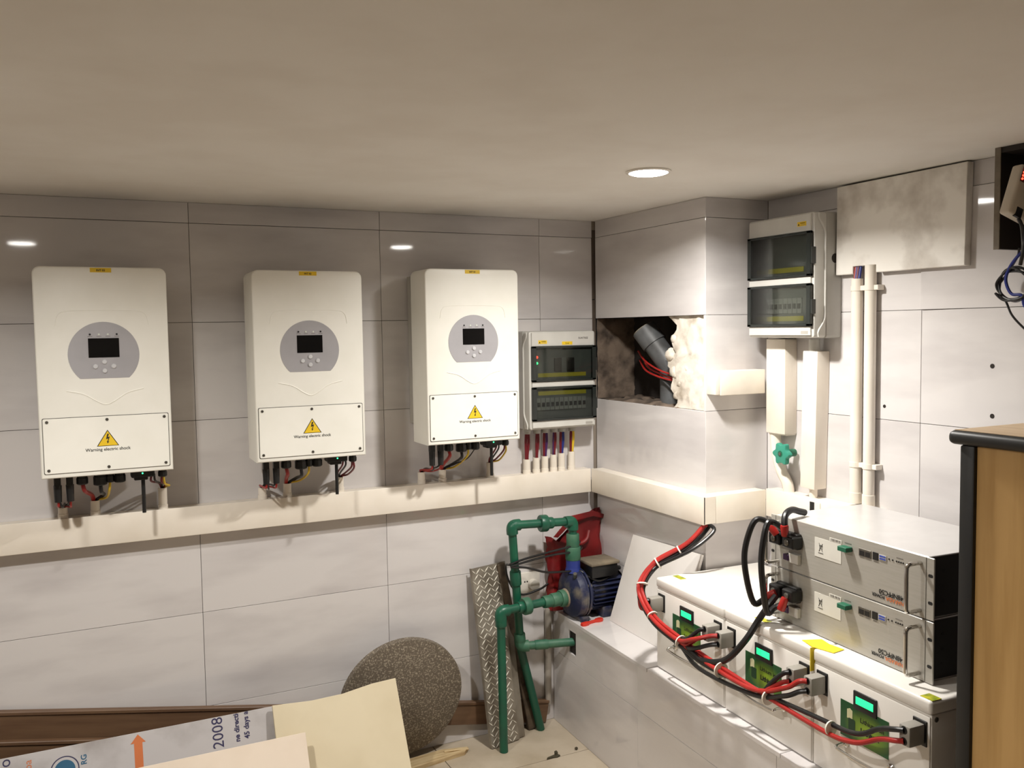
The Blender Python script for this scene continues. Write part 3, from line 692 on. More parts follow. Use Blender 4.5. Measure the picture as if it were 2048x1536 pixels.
# bundle path from the column trunking, along the battery fronts
BP = [Vector(p) for p in ((1.408, -.690, .893), (1.396, -.692, .872), (1.340, -.681, .822), (1.260, -.630, .765), (1.192, -.652, .722), (1.178, -.672, .683), (1.166, -.754, .640), (1.160, -.880, .619), (1.152, -1.039, .603), (1.142, -1.236, .600), (1.136, -1.405, .606), (1.132, -1.523, .616), (1.126, -1.60, .640))]
def along(n, dx=0., dz=0., start=0, dy=0.): return [p+Vector((dx, dy, dz)) for p in BP[start:n]]
cable('battery_cable', 'red cable from the column trunking to the battery box beside the cabinet', along(9, .004, .007)+along(12, -.004, -.008, 10)+[con(2, True, .197)+Vector((-.010, .050, -.014)), con(2, True, .197)+Vector((-.008, .016, -.003)), con(2, True, .197)], .0057, REDW)
cable('battery_cable', 'black cable from the column trunking to the battery box beside the cabinet', along(9, -.006, -.007)+along(12, .004, .009, 10)+[con(2, True, .220)+Vector((-.008, .055, -.018)), con(2, True, .220)+Vector((-.006, .018, -.004)), con(2, True, .220)], .0057, BLKW)
cable('battery_cable', 'red cable from the column trunking to the left plug of the middle battery box', along(8, -.008, .005)+[con(1, False, .220)+Vector((-.035, .06, -.022)), con(1, False, .220)+Vector((-.012, .018, -.004)), con(1, False, .220)], .0060, REDW)
cable('battery_cable', 'black cable from the column trunking to the left plug of the middle battery box', along(8, .010, -.004)+[con(1, False, .197)+Vector((-.03, .075, -.030)), con(1, False, .197)+Vector((-.012, .020, -.006)), con(1, False, .197)], .0060, BLKW)
cable('battery_cable', 'black cable from the column trunking looping wide to the far-left plug of the first box', [p+Vector((.018*(i == 1), -.016*(i in (1, 2))-.006, -.006)) for i, p in enumerate(BP[:4])]+[Vector((1.205, -.640, .726)), Vector((1.188, -.648, .700)), BM[0] @ Vector((.012, -.066, .224)), con(0, False, .220)], .0060, BLKW)
cable('battery_cable', 'red cable from the column trunking to the far-left plug of the first box', [p+Vector((.0, .009, .006)) for p in BP[:4]]+[Vector((1.202, -.635, .716)), Vector((1.190, -.640, .688)), BM[0] @ Vector((.014, -.064, .198)), con(0, False, .197)], .0056, REDW)
cable('battery_cable', 'short red cable into the right plug of the first battery box', [BP[7]+Vector((-.002, 0, .0)), con(0, True, .197)+Vector((-.025, .045, -.030)), con(0, True, .197)+Vector((-.010, .012, -.004)), con(0, True, .197)], .0058, REDW)
cable('battery_cable', 'short black cable into the right plug of the first battery box', [BP[7]+Vector((.002, 0, .006)), con(0, True, .220)+Vector((-.024, .040, -.034)), con(0, True, .220)+Vector((-.010, .012, -.006)), con(0, True, .220)], .0058, BLKW)
cable('battery_cable', 'red cable from the bundle to the left plug of the box beside the cabinet', [BP[7]+Vector((0, 0, -.004)), BP[8]+Vector((-.006, 0, .0)), BP[9]+Vector((-.004, .03, .004)), con(2, False, .220)+Vector((-.020, .050, -.030)), con(2, False, .220)+Vector((-.010, .016, -.004)), con(2, False, .220)], .0060, REDW)
cable('battery_cable', 'black cable from the bundle to the left plug of the box beside the cabinet', [BP[7]+Vector((.004, 0, -.014)), BP[8]+Vector((-.004, .05, -.026)), BP[9]+Vector((-.002, .03, -.010)), con(2, False, .197)+Vector((-.022, .050, -.026)), con(2, False, .197)+Vector((-.010, .016, -.006)), con(2, False, .197)], .0060, BLKW)
cable('battery_cable', 'short red cable into the right plug of the middle battery box', [BP[9]+Vector((0, .0, .004)), con(1, True, .197)+Vector((-.024, .040, -.026)), con(1, True, .197)+Vector((-.010, .012, -.004)), con(1, True, .197)], .0058, REDW)
cable('battery_cable', 'short black cable into the right plug of the middle battery box', [BP[9]+Vector((.002, .0, .008)), con(1, True, .220)+Vector((-.022, .036, -.034)), con(1, True, .220)+Vector((-.010, .012, -.006)), con(1, True, .220)], .0058, BLKW)
# rack jumpers
def rp(i, x, y, z): return RMAT[i] @ Vector((x, y, z))
def jumper(label, p_hi, p_lo, bow, m=BLKW, up_=.0):
    mid = (p_hi+p_lo)/2
    return cable('jumper_cable', label, [p_hi, p_hi+Vector((-.022, .018, .026+up_)), p_hi+Vector((-.045, .055+bow*.5, .020+up_)), mid+Vector((-.060, .095+bow, .035)), mid+Vector((-.060, .092+bow, -.030)), p_lo+Vector((-.040, .060+bow*.5, -.022)), p_lo+Vector((-.018, .020, -.014)), p_lo], .0078, m)
hiA, hiB = rp(1, .060, -.036, .104), rp(1, .098, -.036, .112); loA, loB = rp(0, .062, -.037, .074), rp(0, .100, -.036, .064)
jumper('outer of two black jumper cables looping between the rack batteries', hiA, loA, -.052)
jumper('inner of two black jumper cables looping between the rack batteries', hiB, loB, -.076, up_=-.006)
cable('rack_cable', 'thick black cable arching over the top of the upper rack battery', [rp(1, .102, -.036, .100), rp(1, .100, -.040, .128), rp(1, .090, -.028, .150), rp(1, .080, .0, .158), rp(1, .074, .03, .150), rp(1, .070, .05, .1445)], .0085, BLKW)
cable('rack_cable', 'thick black cable running down from the lower rack battery to the bundle', [rp(0, .070, -.040, .076), rp(0, .066, -.062, .050), rp(0, .045, -.075, .010), Vector((1.185, -1.120, .690)), Vector((1.160, -1.075, .630)), Vector((1.150, -1.000, .604)), Vector((1.156, -.930, .612))], .0085, BLKW)
for i, (p, q) in enumerate(((rp(1, .100, -.038, .100), rp(1, .102, -.042, .124)), (rp(1, .066, -.037, .096), rp(1, .056, -.046, .116)), (rp(0, .064, -.037, .082), rp(0, .044, -.052, .066)), (rp(0, .100, -.037, .078), rp(0, .096, -.046, .050)))):
    tag(MB().lathe(p, q-p, [(0, .009), ((q-p).length, .0105), ((q-p).length+.004, .0088)], 14).build('lug_boot', REDW), ['red rubber boot at the foot of the cable arching over the upper rack', 'red rubber boot on the outer jumper at the upper rack terminals', 'red rubber boot on the outer jumper at the lower rack terminals', 'red rubber boot under the right terminal of the lower rack'][i], 'boot')
# zip ties round the bundle
def tie(k, t_, label, r=.017):
    a, b = BP[k], BP[k+1]; p = a.lerp(b, t_); d = (b-a).normalized()
    return tag(MB().lathe(p-d*.002, d, [(0, r-.0015), (0, r), (.004, r), (.004, r-.0015)], 18).build('cable_tie', TIE), label, 'cable tie', 'white cable ties on the bundle')
tie(2, .25, 'white cable tie just below the column trunking'); tie(2, .95, 'white cable tie on the slanting bundle before its bend', .019); tie(4, .1, 'white cable tie at the leftmost bend of the bundle', .018)
tie(5, .8, 'white cable tie in front of the first green label', .016); tie(7, .05, 'white cable tie below the right plug of the first box', .019); tie(8, .15, 'white cable tie where the thick rack cable joins the bundle', .021); tie(9, .1, 'white cable tie below the right plug of the middle box', .018); tie(10, .45, 'white cable tie in front of the box beside the cabinet', .016)

# ------------------------------------------------------------------ stained stone panel on the right wall
SP = thing('stone_panel', 'stained beige stone panel fixed high on the right wall', 'panel', (XR-.026, -.964, 1.636))
# local: u = distance towards the camera (-y), v = z
poly = [(0, 0), (.062, 0), (.062, .021), (.142, .021), (.142, 0), (.412, 0), (.416, .252), (.002, .250)]
MB().prism(poly, (.022, 0, 0), -Y, Z, -X, .022, bev=.0012, seg=1).build('slab', STONE, SP)
MB().box(.022, .0255, -.36, -.06, .05, .2).build('mounting_batten', GROUT, SP)
# ------------------------------------------------------------------ open wall box with a small device at the right edge
OB = thing('wall_box', 'dark open wooden box high on the right wall at the picture edge', 'box', (XR, -1.50, 1.662))
MB().box(-.092, -.0008, -.014, 0, 0, .229).build('side_board', DARKB, OB)
MB().box(-.0945, -.0918, -.0145, .0, -.001, .230, bev=.0006, seg=1).build('board_edge', WTHR, OB)
MB().box(-.092, -.0008, -.40, -.0145, .217, .229).build('top_board', DARKB, OB)
MB().box(-.012, -.0008, -.40, -.0145, .0, .2165).build('back_board', DARKB, OB)
DV = thing('network_device', 'beige plastic device with red lights hanging in the dark wall box', 'device', (1.571, -1.570, 1.776))
DV.rotation_euler = (R(0), R(20), R(-6))
MB().box(-.030, .045, -.016, .014, -.055, .060, bev=.007, seg=3).build('housing', ROUT, DV)
MB().box(-.0255, .040, -.0175, -.015, .020, .054).build('indicator_window', mat('dark_red_window', lin(70,30,26), .3), DV)
for i in range(4): MB().cyl((-.0225, -.016, .048-.0075*i), (-.0225, -.0190, .048-.0075*i), .0024, 10).build('indicator', LEDR, DV)
MB().box(-.012, .006, -.0172, -.010, -.056, -.035).build('cable_socket', BLACKP, DV)
def wcable(label, pts, r, m): return tag(MB().tube(pts, r, 8, 8).build('network_cable', m), label, 'cable')
wcable('dark cable curling from the beige device in the wall box', [(1.556, -1.580, 1.722), (1.560, -1.585, 1.705), (1.580, -1.575, 1.680), (1.604, -1.560, 1.668), (1.625, -1.545, 1.650), (1.632, -1.535, 1.625)], .0042, BLKW)
coil = []
for i in range(64):
    a = 2*math.pi*i/16; k_ = i/64; coil.append((1.640-.012*k_+.006*math.sin(a*.7), -1.520+.040*math.cos(a)*(1+.08*math.sin(i*1.3)), 1.585+.036*math.sin(a)*(1+.10*math.cos(i*.9))-.008*k_))
wcable('coiled black cable hanging below the dark wall box', [(1.635, -1.530, 1.664), (1.640, -1.520, 1.640)]+coil+[(1.636, -1.497, 1.545), (1.636, -1.515, 1.510), (1.638, -1.545, 1.478), (1.640, -1.590, 1.440)], .0026, BLKW)
wcable('blue network cable hanging in a loop below the dark wall box', [(1.628, -1.555, 1.664), (1.630, -1.530, 1.645), (1.632, -1.508, 1.618), (1.630, -1.502, 1.590), (1.630, -1.516, 1.560), (1.632, -1.540, 1.555), (1.632, -1.548, 1.530), (1.632, -1.575, 1.510)], .0036, BLUW)

# ------------------------------------------------------------------ wooden cabinet at the right edge
CB = thing('wooden_cabinet', 'light wood cabinet with black edging in the right foreground', 'cabinet', (1.130, -1.765, FLOOR))
ch_ = 1.297-FLOOR
MB().box(-.008, XR-1.130-.004, -.60, .022, ch_-.026, ch_, bev=.011, seg=4).build('top_edging', BLACKP, CB)
MB().box(.004, XR-1.130-.006, -.59, .014, ch_-.004, ch_+.0008).build('top', OAKT, CB)
MB().box(.0, .022, -.030, .0, 0, ch_-.026, bev=.004, seg=2).build('corner_post', BLACKP, CB)
MB().box(.0, .022, -.59, -.56, 0, ch_-.026, bev=.004, seg=2).build('corner_post', BLACKP, CB)
MB().box(.007, .020, -.56, -.0305, 0, ch_-.0262).build('side_panel', OAK, CB)
MB().box(.022, XR-1.130-.006, -.018, -.002, 0, ch_-.0262).build('rear_panel', DARKB, CB)
MB().box(.022, XR-1.130-.006, -.588, -.572, 0, ch_-.0262).build('front_panel', OAK, CB)

# ------------------------------------------------------------------ inside the column opening
PG = mat('grey_pvc', lin(92,94,96), .5, c2=lin(70,70,70), nscale=14)
GP = thing('drain_pipe', 'old grey plastic pipe elbow inside the column opening', 'pipe', (XC+.10, -.27, 1.30))
MB().cyl((.0, -.075, -.072), (.0, -.075, .08), .040, 20).build('upright_pipe', PG, GP)
MB().cyl((.0, -.075, .055), (-.040, -.015, .150), .040, 22).build('branch', PG, GP)
MB().cyl((-.034, -.024, .136), (-.056, .009, .188), .045, 22).build('collar', PG, GP)
MB().cyl((-.056, .009, .188), (-.057, .0105, .1905), .041, 22).build('end_cap', mat('dusty_cap', lin(168,158,136), .8, c2=lin(120,110,92), nscale=20), GP)
for lab, dz, dx in (('upper red wire crossing the column opening', 0, 0), ('lower red wire crossing the column opening', -.022, .012), ('red wire sagging across the column opening below two others', -.034, .004)):
    tag(MB().tube([(XC+.085+dx, -.165-dx, 1.408+dz), (XC+.050+dx, -.26, 1.375+dz), (XC+.038+dx, -.37, 1.345+dz*.7), (XC+.045, -.480, 1.328+dz*.5)], .0034, 8).build('loose_wire', REDW), lab, 'wire')
tag(MB().tube([(XC+.10, -.20, 1.375), (XC+.060, -.28, 1.340), (XC+.048, -.38, 1.312), (XC+.050, -.48, 1.300)], .0036, 8).build('loose_wire', BLKW), 'black wire crossing the column opening below the red wires', 'wire')

# ------------------------------------------------------------------ pump on the ledge
PU = thing('water_pump', 'small dusty blue electric water pump at the far end of the ledge', 'pump', (1.238, -.137, LZ))
cz = .090
vo = MB(); vo.lathe((-.022, 0, cz), X, [(0, .030), (.002, .048), (.008, .070), (.018, .083), (.034, .088), (.040, .088)], 36); vo.build('volute', BLUEP, PU)
fl = MB(); fl.lathe((.018, 0, cz), X, [(0, .089), (.007, .089), (.0075, .080), (.013, .080), (.0135, .0885), (.020, .0885), (.022, .060)], 36); fl.build('flange', BLUEP, PU)
for i in range(6):
    a = R(30+60*i); MB().cyl((.010, .079*math.cos(a), cz+.079*math.sin(a)), (.044, .079*math.cos(a), cz+.079*math.sin(a)), .0065, 8).build('bolt', SCREW, PU)
MB().lathe((.040, 0, cz), X, [(0, .050), (.012, .058), (.016, .058), (.165, .058), (.170, .050)], 28).build('motor_body', BLUEP, PU)
for i in range(26):
    a = 2*math.pi*i/26
    if math.sin(a) > .78: continue
    f_ = MB(); f_.box(.060, .190, -.0015, .0015, .056, .070); o_ = f_.build('cooling_fin', BLUEP, PU)
    o_.matrix_local = Matrix.Translation((0, 0, cz)) @ Matrix.Rotation(a-math.pi/2, 4, 'X')
MB().lathe((.192, 0, cz), X, [(0, .066), (.026, .066), (.032, .058)], 28).build('fan_cover', BLACKP, PU)
tb = MB().box(.052, .160, -.062, .030, cz+.060, cz+.104, bev=.004).build('terminal_box', BLACKP, PU)
MB().box(.046, .166, -.068, .036, cz+.104, cz+.116, bev=.004).build('terminal_box_lid', DUST, tb)
MB().lathe((.160, -.040, cz+.080), X, [(0, .012), (.008, .012), (.010, .008), (.022, .008)], 14).build('cable_gland', BLACKP, PU)
MB().box(.004, .036, -.070, .070, .0005, .020, bev=.004).build('foot', BLUEP, PU)
MB().box(.10, .14, -.055, .055, .0005, cz-.050, bev=.004).build('foot', BLUEP, PU)
MB().lathe((-.020, 0, cz-.012), -X, [(0, .034), (.010, .030), (.012, .026)], 24).build('inlet_port', DUST, PU)
MB().lathe((.010, 0, cz+.078), Z, [(0, .030), (.016, .026), (.018, .0255), (.046, .0255)], 24).build('outlet_port', BLUEC, PU)
MB().cyl((-.004, -.040, cz+.066), (-.012, -.052, cz+.086), .007, 8).build('bleed_plug', SCREW, PU)
# green pipework
PW = thing('green_pipework', 'green plastic pipework joined to the blue water pump', 'pipe', (0,0,0))
PR = .0148; px_, py_ = 1.248, -.137
def seg(a, b, r=PR, m=PPR, nm='pipe'): return MB().cyl(a, b, r, 18).build(nm, m, PW)
def sock(a, b, r, m=PPR, nm='coupling'):
    a, b = Vector(a), Vector(b); l = (b-a).length
    return MB().lathe(a, b-a, [(0, r*.94), (.003, r), (l-.003, r), (l, r*.94)], 20).build(nm, m, PW)
def elbow(c, d1, d2, r=.0205, arm=.030, m=PPR):
    c, d1, d2 = Vector(c), Vector(d1).normalized(), Vector(d2).normalized()
    return MB().tube([c+d1*arm, c+d1*arm*.45, c+(d1+d2)*arm*.12, c+d2*arm*.45, c+d2*arm], r, 16, 5).build('elbow', m, PW)
zo = LZ+cz+.122
sock((px_, py_, zo), (px_, py_, zo+.048), .0275, PPRD); sock((px_, py_, zo+.046), (px_, py_, zo+.094), .0235, PPRD)
seg((px_, py_, zo+.05), (px_, py_, .80)); elbow((px_, py_, .806), -Z, -X)
seg((px_, py_, .806), (1.020, -.112, .812))
sock((1.122, -.1231, .809), (1.150, -.1258, .808), .0300, PPR, 'union_nut'); sock((1.150, -.1258, .808), (1.172, -.1279, .8075), .0205)
dn_a, dn_b = Vector((1.020, -.108, .810)), Vector((1.054, -.092, .385)); dd_ = (dn_b-dn_a).normalized()
elbow(dn_a, X, dd_); seg(dn_a, dn_b)
sock(dn_a+dd_*.165, dn_a+dd_*.215, .0200); sock(dn_a+dd_*.395, dn_a+dd_*.425, .0200, PPRD)
elbow((1.056, -.090, .368), -dd_, Vector((1, -.36, .03)), m=PPRD)
seg((1.056, -.090, .368), (1.240, -.153, .372), .0148, PPRD); sock((1.105, -.107, .369), (1.15, -.1225, .370), .0175, PPRD)
# suction side
zi = LZ+cz-.012; yi = -.128
sock((1.213, -.138, zi), (1.190, -.139, zi), .0300, PPRD); sock((1.192, -.139, zi), (1.155, -.141, zi-.001), .0245, PPRD); sock((1.157, -.141, zi-.001), (1.122, -.143, zi-.002), .0215, PPRD)
MB().lathe((1.2125, -.138, zi), X, [(0, .024), (.008, .024)], 20).build('sealing_tape', TIE, PW)
seg((1.13, -.1425, zi-.001), (.955, -.150, zi-.006))
sock((1.040, -.1465, zi-.004), (1.066, -.1453, zi-.003), .0300, PPRD, 'union_nut'); sock((1.020, -.1473, zi-.004), (1.041, -.1464, zi-.004), .0200)
elbow((.952, -.150, zi-.006), X, -Z, .0205)
seg((.952, -.150, zi-.006), (.956, -.150, FLOOR+.001)); sock((.9525, -.150, zi-.03), (.953, -.150, zi-.058), .0200)
GO = thing('pipe_offcut', 'dark green pipe length leaning from the floor up to the lower elbow', 'pipe', (0,0,0))
MB().cyl((1.150, -.058, FLOOR+.001), (1.068, -.066, .352), .0150, 18).build('pipe', mat('dark_green_ppr', lin(18,78,58), .4), GO)
MB().cyl((1.0675, -.066, .352), (1.0672, -.066, .356), .0110, 16).build('bore', DARKV, GO)
# pump leads tied round the outlet pipe
def plead(label, pts, r=.0040): return tag(MB().tube(pts, r, 8, 6).build('pump_lead', BLKW), label, 'cable', 'thin black pump leads')
plead('upper black pump lead tied round the green outlet pipe', [(1.000, -.125, .678), (1.06, -.124, .690), (1.15, -.132, .704), (1.215, -.146, .716), (1.254, -.150, .722), (1.281, -.130, .726), (1.285, -.105, .722)])
plead('middle black pump lead tied round the green outlet pipe', [(1.002, -.130, .672), (1.07, -.130, .682), (1.16, -.138, .694), (1.22, -.150, .698), (1.260, -.152, .700), (1.284, -.136, .704), (1.290, -.120, .708)])
plead('lowest black pump lead sagging towards the terminal box', [(1.004, -.128, .668), (1.06, -.136, .662), (1.13, -.150, .640), (1.21, -.152, .632), (1.262, -.160, .630), (1.282, -.180, .612), (1.330, -.192, .592), (1.402, -.178, .612), (1.425, -.158, .625)])
plead('black pump lead hanging down behind the green down pipe', [(1.003, -.122, .676), (1.01, -.075, .66), (1.03, -.055, .60), (1.08, -.045, .540), (1.16, -.04, .545), (1.20, -.035, .56)])
# ------------------------------------------------------------------ red bag behind the pump
def bag():
    bm = bmesh.new(); nu, nv = 28, 18; rs = random.Random(4); ring = []
    for j in range(nv+1):
        v = j/nv; row = []
        for i in range(nu):
            a = 2*math.pi*i/nu; c_, s_ = math.cos(a), math.sin(a)
            sx = .112*(1-.10*v) if c_ > 0 else .128-.02*(1-v); sy = .017*(1-.35*v)+.003
            xx = 1.318+math.copysign(abs(c_)**.55, c_)*sx+.010*v; yy = -.027+math.copysign(abs(s_)**.6, s_)*sy-.004*math.sin(5*a+7*v)*v
            top = .735+.075*max(0, (xx-1.24)/.17)-.03*math.exp(-((xx-1.25)/.03)**2)
            zz = LZ+.001+v*(top-LZ)
            n_ = .006*math.sin(17*v+3*a)+.005*math.sin(9*a-5*v)
            row.append(bm.verts.new((xx+n_*c_*(v > 0), min(-.006, yy+n_*s_*(v > 0)), zz)))
        ring.append(row)
    for j in range(nv):
        for i in range(nu): bm.faces.new((ring[j][i], ring[j][(i+1) % nu], ring[j+1][(i+1) % nu], ring[j+1][i]))
    bm.faces.new(ring[0][::-1])
    return MB().bm(bm)
BG = thing('red_bag', 'red woven bag standing in the corner behind the blue pump', 'bag')
bag().build('body', REDBAG, BG, 60)
MB().prism([(1.215, .0), (1.232, -.004), (1.30, .052), (1.385, .060), (1.425, .048), (1.432, .062), (1.385, .080), (1.290, .070)], (0, -.056, .735), X, Z, Y, .006, bev=.002, seg=1).build('folded_rim', REDBAG, BG)
MB().tube([(1.285, -.052, .742), (1.292, -.060, .715), (1.318, -.062, .700), (1.350, -.060, .712), (1.366, -.052, .742)], .008, 8).build('handle', REDBAG, BG)
# ------------------------------------------------------------------ white panel leaning on the column
WP = thing('white_panel', 'white marble tile leaning against the column below the trunking', 'panel')
o_ = Vector((1.344, -.226, LZ+.001)); e1 = Vector((-.03, -1, .0)).normalized(); e2 = Vector((.078, -.020, .310)).normalized()
MB().prism([(0, 0), (.405, 0), (.41, .335), (.018, .318)], o_, e1, e2, e1.cross(e2), -.010 if e1.cross(e2).x < 0 else .010, bev=.001, seg=1).build('slab', mat('white_marble_panel', lin(232,228,224), .2, c2=lin(222,217,212), nscale=5), WP)
# ------------------------------------------------------------------ red plastic clip on the ledge
RC = thing('red_clip', 'small red plastic spanner lying on the ledge beside the pump', 'tool', (1.272, -.222, LZ+.0005), R(12))
poly = [(-.048, -.006), (-.040, -.011), (-.022, -.010), (-.014, -.004), (.016, -.004), (.026, -.011), (.042, -.012), (.052, -.005), (.052, .005), (.042, .011), (.026, .010), (.016, .004), (-.014, .004), (-.022, .009), (-.040, .010), (-.048, .005)]
MB().prism(poly, (0,0,0), X, Y, Z, .010, bev=.003).build('body', TOOLR, RC)
# ------------------------------------------------------------------ socket and grey conduit low on the back wall
WS = thing('wall_socket', 'white wall socket on the back wall behind the green pipes', 'socket', (1.140, 0, .566))
MB().box(-.040, .040, -.012, -.0005, -.040, .040, bev=.004).build('plate', mat('white_socket', lin(226,220,210), .35), WS)
MB().cyl((.008, -.011, -.006), (.008, -.032, -.006), .019, 18).build('plug', mat('white_socket', (0,0,0,1)), WS)
for x in (-.024, -.014): MB().cyl((x, -.0115, .006), (x, -.0125, .006), .003, 8).build('pin_hole', INK, WS)
GC = thing('wall_conduit', 'thin grey conduit running down the back wall beside the ledge', 'conduit', (1.206, -.014, .10))
MB().cyl((0, 0, 0), (.004, 0, .36), .0125, 14).build('pipe', mat('grey_conduit', lin(160,152,142), .5), GC)
# ------------------------------------------------------------------ chequer plate trim leaning in the corner
CP = thing('tread_plate_strip', 'aluminium tread plate strip leaning on the back wall beside the green pipes', 'metal strip')
b0 = Vector((.924, -.118, FLOOR+.002)); t0 = Vector((.894, -.034, .655)); ez = (t0-b0).normalized(); ex = Vector((1, .16, 0)); ex = (ex-ez*ex.dot(ez)).normalized(); en = ex.cross(ez)
if en.y > 0: en = -en
Lp = (t0-b0).length; MP = Matrix((ex, ez, en)).transposed().to_4x4(); MP.translation = b0; CP.matrix_world = MP
prof = [(0, -.012), (.002, .0), (.120, .0), (.122, -.006), (.128, -.009), (.152, -.010), (.152, -.013), (.126, -.012), (.118, -.009), (.117, -.004), (.005, -.004), (.003, -.012)]
MB().prism(prof, (0,0,0), X, Z, Y, Lp).build('plate', ALU, CP)
tr_ = MB(); st_ = .0190; n_ = 0
for j in range(int(Lp/st_)+1):
    for i in range(7):
        cx_ = .009+i*st_*.95+(st_*.47 if j % 2 else 0); cy_ = .008+j*st_
        if cx_ > .112 or cy_ > Lp-.008: continue
        s_ = 1 if (i+j) % 2 else -1; d_ = Vector((.0092, .0092*s_, 0)); w_ = Vector((-.0012*s_, .0012, 0)); c_ = Vector((cx_, cy_, .0001))
        q = [c_-d_, c_-w_*1.2, c_+d_, c_+w_*1.2]; tr_.raw([v for v in q]+[c_-d_*.8+Vector((0,0,.0016)), c_-w_*.7+Vector((0,0,.002)), c_+d_*.8+Vector((0,0,.0016)), c_+w_*.7+Vector((0,0,.002))], [(0,1,5,4),(1,2,6,5),(2,3,7,6),(3,0,4,7),(4,5,6,7)])
tag(tr_.build('raised_tread', ALUB, CP), 'bright raised diamond bars', kind='stuff')
DP = thing('dark_batten', 'dark brown weathered batten standing behind the green down pipe', 'batten')
a_, b_ = Vector((1.122, -.040, FLOOR+.001)), Vector((1.014, -.018, .656)); ez = (b_-a_).normalized(); ex = (X-ez*X.dot(ez)).normalized(); MP = Matrix((ex, ez.cross(ex), ez)).transposed().to_4x4(); MP.translation = a_; DP.matrix_world = MP
MB().box(-.015, .015, -.009, .009, .002, (b_-a_).length, bev=.002, seg=1).build('bar', mat('weathered_brown', lin(92,78,62), .7, c2=lin(56,44,34), nscale=20), DP)
# ------------------------------------------------------------------ granite disc
GD = thing('granite_disc', 'round speckled granite slab leaning against the back wall', 'stone slab', (.615, -.074, .262))
GD.rotation_euler = (R(8.5), 0, 0)
MB().lathe((0, -.012, 0), Y, [(0, .210), (.002, .2135), (.022, .2135), (.024, .212)], 72).build('slab', GRAN, GD)
# ------------------------------------------------------------------ brown planks leaning along the foot of the back wall
def plank(label, x0, z0, x1, z1, y, w_, th, m=BROWN):
    a_, b_ = Vector((x0, y, z0)), Vector((x1, y, z1)); ex = (b_-a_).normalized(); ez = Vector((-ex.z, 0, ex.x)); P_ = thing('brown_plank', label, 'plank', (0,0,0), 0, 'brown planks at the foot of the wall')
    if ez.z < 0: ez = -ez
    MP = Matrix((ex, ez.cross(ex), ez)).transposed().to_4x4(); MP.translation = a_; P_.matrix_world = MP
    MB().box(0, (b_-a_).length, -th/2, th/2, -w_, -.012, bev=.001, seg=1).build('board', m, P_)
    MB().box(0, (b_-a_).length, -th/2-.004, th/2, -.0115, 0, bev=.002, seg=1).build('moulded_edge', m, P_)
    return P_
plank('long brown plank slanting down along the back wall to the corner', -1.30, .575, 1.205, .116, -.016, .082, .018)
plank('lower brown plank showing beneath the long one at the far left', -1.30, .505, -.10, .275, -.042, .060, .016)
# ------------------------------------------------------------------ boards leaning in the left foreground
def board(name, label, cat, p_bl, p_br, top, th, m, extra=None, skew=0.):
    """board with its bottom edge from p_bl to p_br; top: offset vector of the upper edge"""
    t = thing(name, label, cat); a_, b_ = Vector(p_bl), Vector(p_br); ex = (b_-a_).normalized(); tv = Vector(top); ez = (tv-ex*tv.dot(ex)).normalized(); en = ex.cross(ez)
    MP = Matrix((ex, ez, en)).transposed().to_4x4(); MP.translation = a_; t.matrix_world = MP
    w_, h_ = (b_-a_).length, tv.length
    poly = extra(w_, h_) if extra else [(0, 0), (w_, 0), (w_, h_), (0, h_)]
    MB().prism(poly, (0, 0, -th), X, Y, Z, th, bev=.0008, seg=1).build('sheet', m, t)
    return t, w_, h_
PB, pw_, ph_ = board('printed_sheet', 'grey printed board with an orange arrow leaning in front of the brown planks', 'board', (-1.25, -.292, FLOOR+.002), (.190, -.302, FLOOR+.002), (0, .128, .331), .010, PRINT)
clip_ = [(Vector((0, ph_, 0)), Vector((0, 1, 0))), (Vector((0, 0, 0)), Vector((0, -1, 0)))]
def ptxt(body, u, v, h, m, bold=0., c=True): text_obj('lettering', body, PB, m, (u, v, .0006), Y, -X, size=h, align='LEFT', bold=bold, clip=clip_ if c else None)
ptxt('2008', pw_-.168, ph_-.088, .044, NAVY, .0); ptxt('ne direction', pw_-.122, ph_-.080, .0205, NAVY, .03); ptxt('45 days a', pw_-.094, ph_-.076, .0205, NAVY, .03)
arr = [(-.011, 0), (.011, 0), (.011, .070), (.020, .070), (.0, .093), (-.020, .070), (-.011, .070)]
MB().prism([(pw_-.398+a, ph_-.098+b) for a, b in arr], (0,0,.0001), X, Y, Z, .0005).build('orange_arrow', ORANGE, PB)
cc = [(math.cos(2*math.pi*i/40), math.sin(2*math.pi*i/40)) for i in range(40)]
lg = (pw_-.585, ph_-.060)
MB().prism([(lg[0]+.036*a, lg[1]+.036*b) for a, b in cc], (0,0,.0001), X, Y, Z, .0003).build('logo_ring', NAVY, PB)
MB().prism([(lg[0]+.033*a, lg[1]+.033*b) for a, b in cc], (0,0,.0003), X, Y, Z, .0003).build('logo_ground', PRINT, PB)
MB().prism([(lg[0]+.026*a, lg[1]+.026*b) for a, b in cc], (0,0,.0005), X, Y, Z, .0003).build('logo_disc', TEAL, PB)
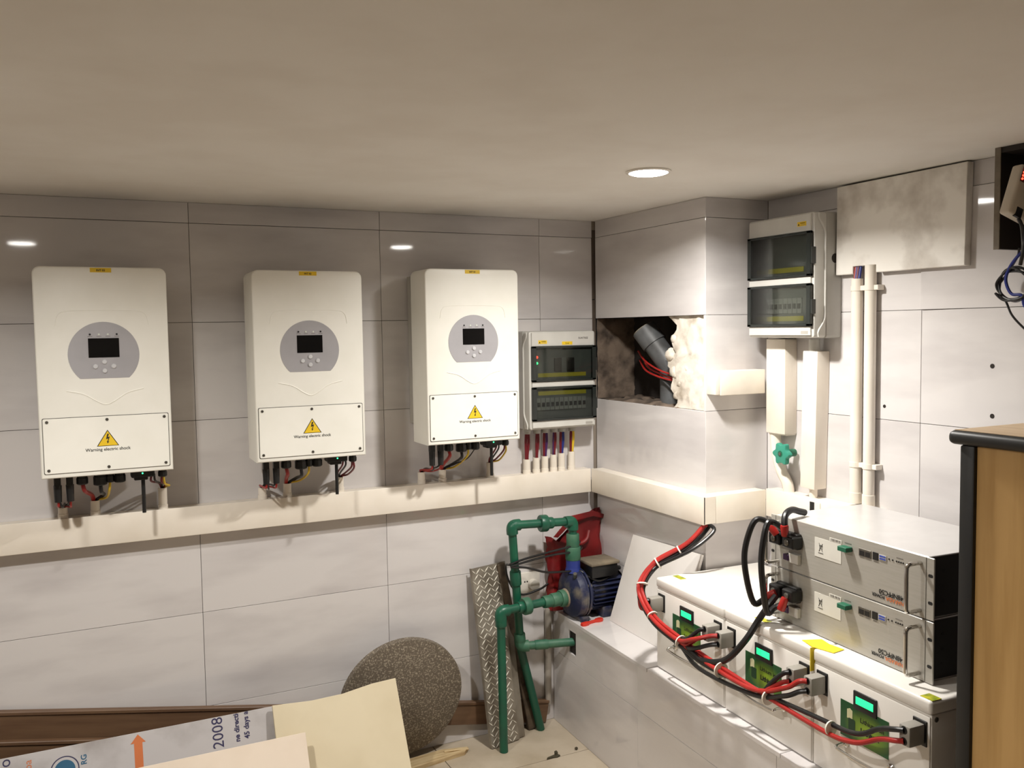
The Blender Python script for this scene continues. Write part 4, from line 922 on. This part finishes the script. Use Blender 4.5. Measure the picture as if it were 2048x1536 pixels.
ptxt('RG', lg[0]+.054, ph_-.056, .020, TEAL, .02); ptxt('ba', pw_-.665, ph_-.040, .026, ORANGE, .0); ptxt('o', pw_-.715, ph_-.024, .04, NAVY, .0)
def creamshape(w_, h_): return [(0, 0), (w_+.006, 0), (w_, h_), (w_*.80, h_-.003), (w_*.55, h_-.016), (w_*.30, h_-.018), (0, h_-.010)]
board('cream_board', 'cream board with an uneven top edge leaning against the granite disc', 'board', (.166, -.372, FLOOR+.002), (.556, -.372, FLOOR+.002), (0, .180, .352), .009, CREAM, creamshape)
board('white_slab', 'off-white tile leaning at the very front in the left foreground', 'board', (-1.05, -.452, FLOOR+.002), (.240, -.452, FLOOR+.002), (0, .150, .288), .010, OFFW)
# ------------------------------------------------------------------ bits on the floor
WO = thing('wood_offcut', 'pale wood offcut lying on the floor under the granite disc', 'wood', (.70, -.100, FLOOR), R(4))
MB().prism([(-.18, -.035), (.125, -.018), (.150, .006), (.06, .036), (-.18, .030)], (0,0,.0005), X, Y, Z, .015, bev=.002, seg=1).build('block', WOODC, WO)
MB().tube([(.06, .01, .018), (.10, -.002, .019), (.145, -.006, .012)], .004, 6).build('splinter', WOODC, WO)
DB_ = thing('dry_leaf', 'dark dry scrap lying on the open floor near the ledge', 'debris', (1.095, -.265, FLOOR))
MB().prism([(-.035, -.006), (-.01, -.004), (.004, -.010), (.018, -.004), (.010, .010), (-.004, .006), (-.03, .0)], (0,0,.0005), X, Y, Z, .006, bev=.002, seg=1).build('scrap', DIRT, DB_)
MB().prism([(0, -.004), (.010, -.002), (.012, .008), (.002, .008)], (.0, 0, .005), X, Y, Z, .014, bev=.003, seg=1).build('scrap', DIRT, DB_)
PE = thing('pebble', 'tiny dark pebble on the floor close to the ledge', 'debris', (1.185, -.255, FLOOR))
bm = bmesh.new(); bmesh.ops.create_icosphere(bm, subdivisions=2, radius=.006, matrix=Matrix.Translation((0, 0, .0055)) @ Matrix.Diagonal((1, .8, .9, 1)))
MB().bm(bm).build('stone', DIRT, PE)
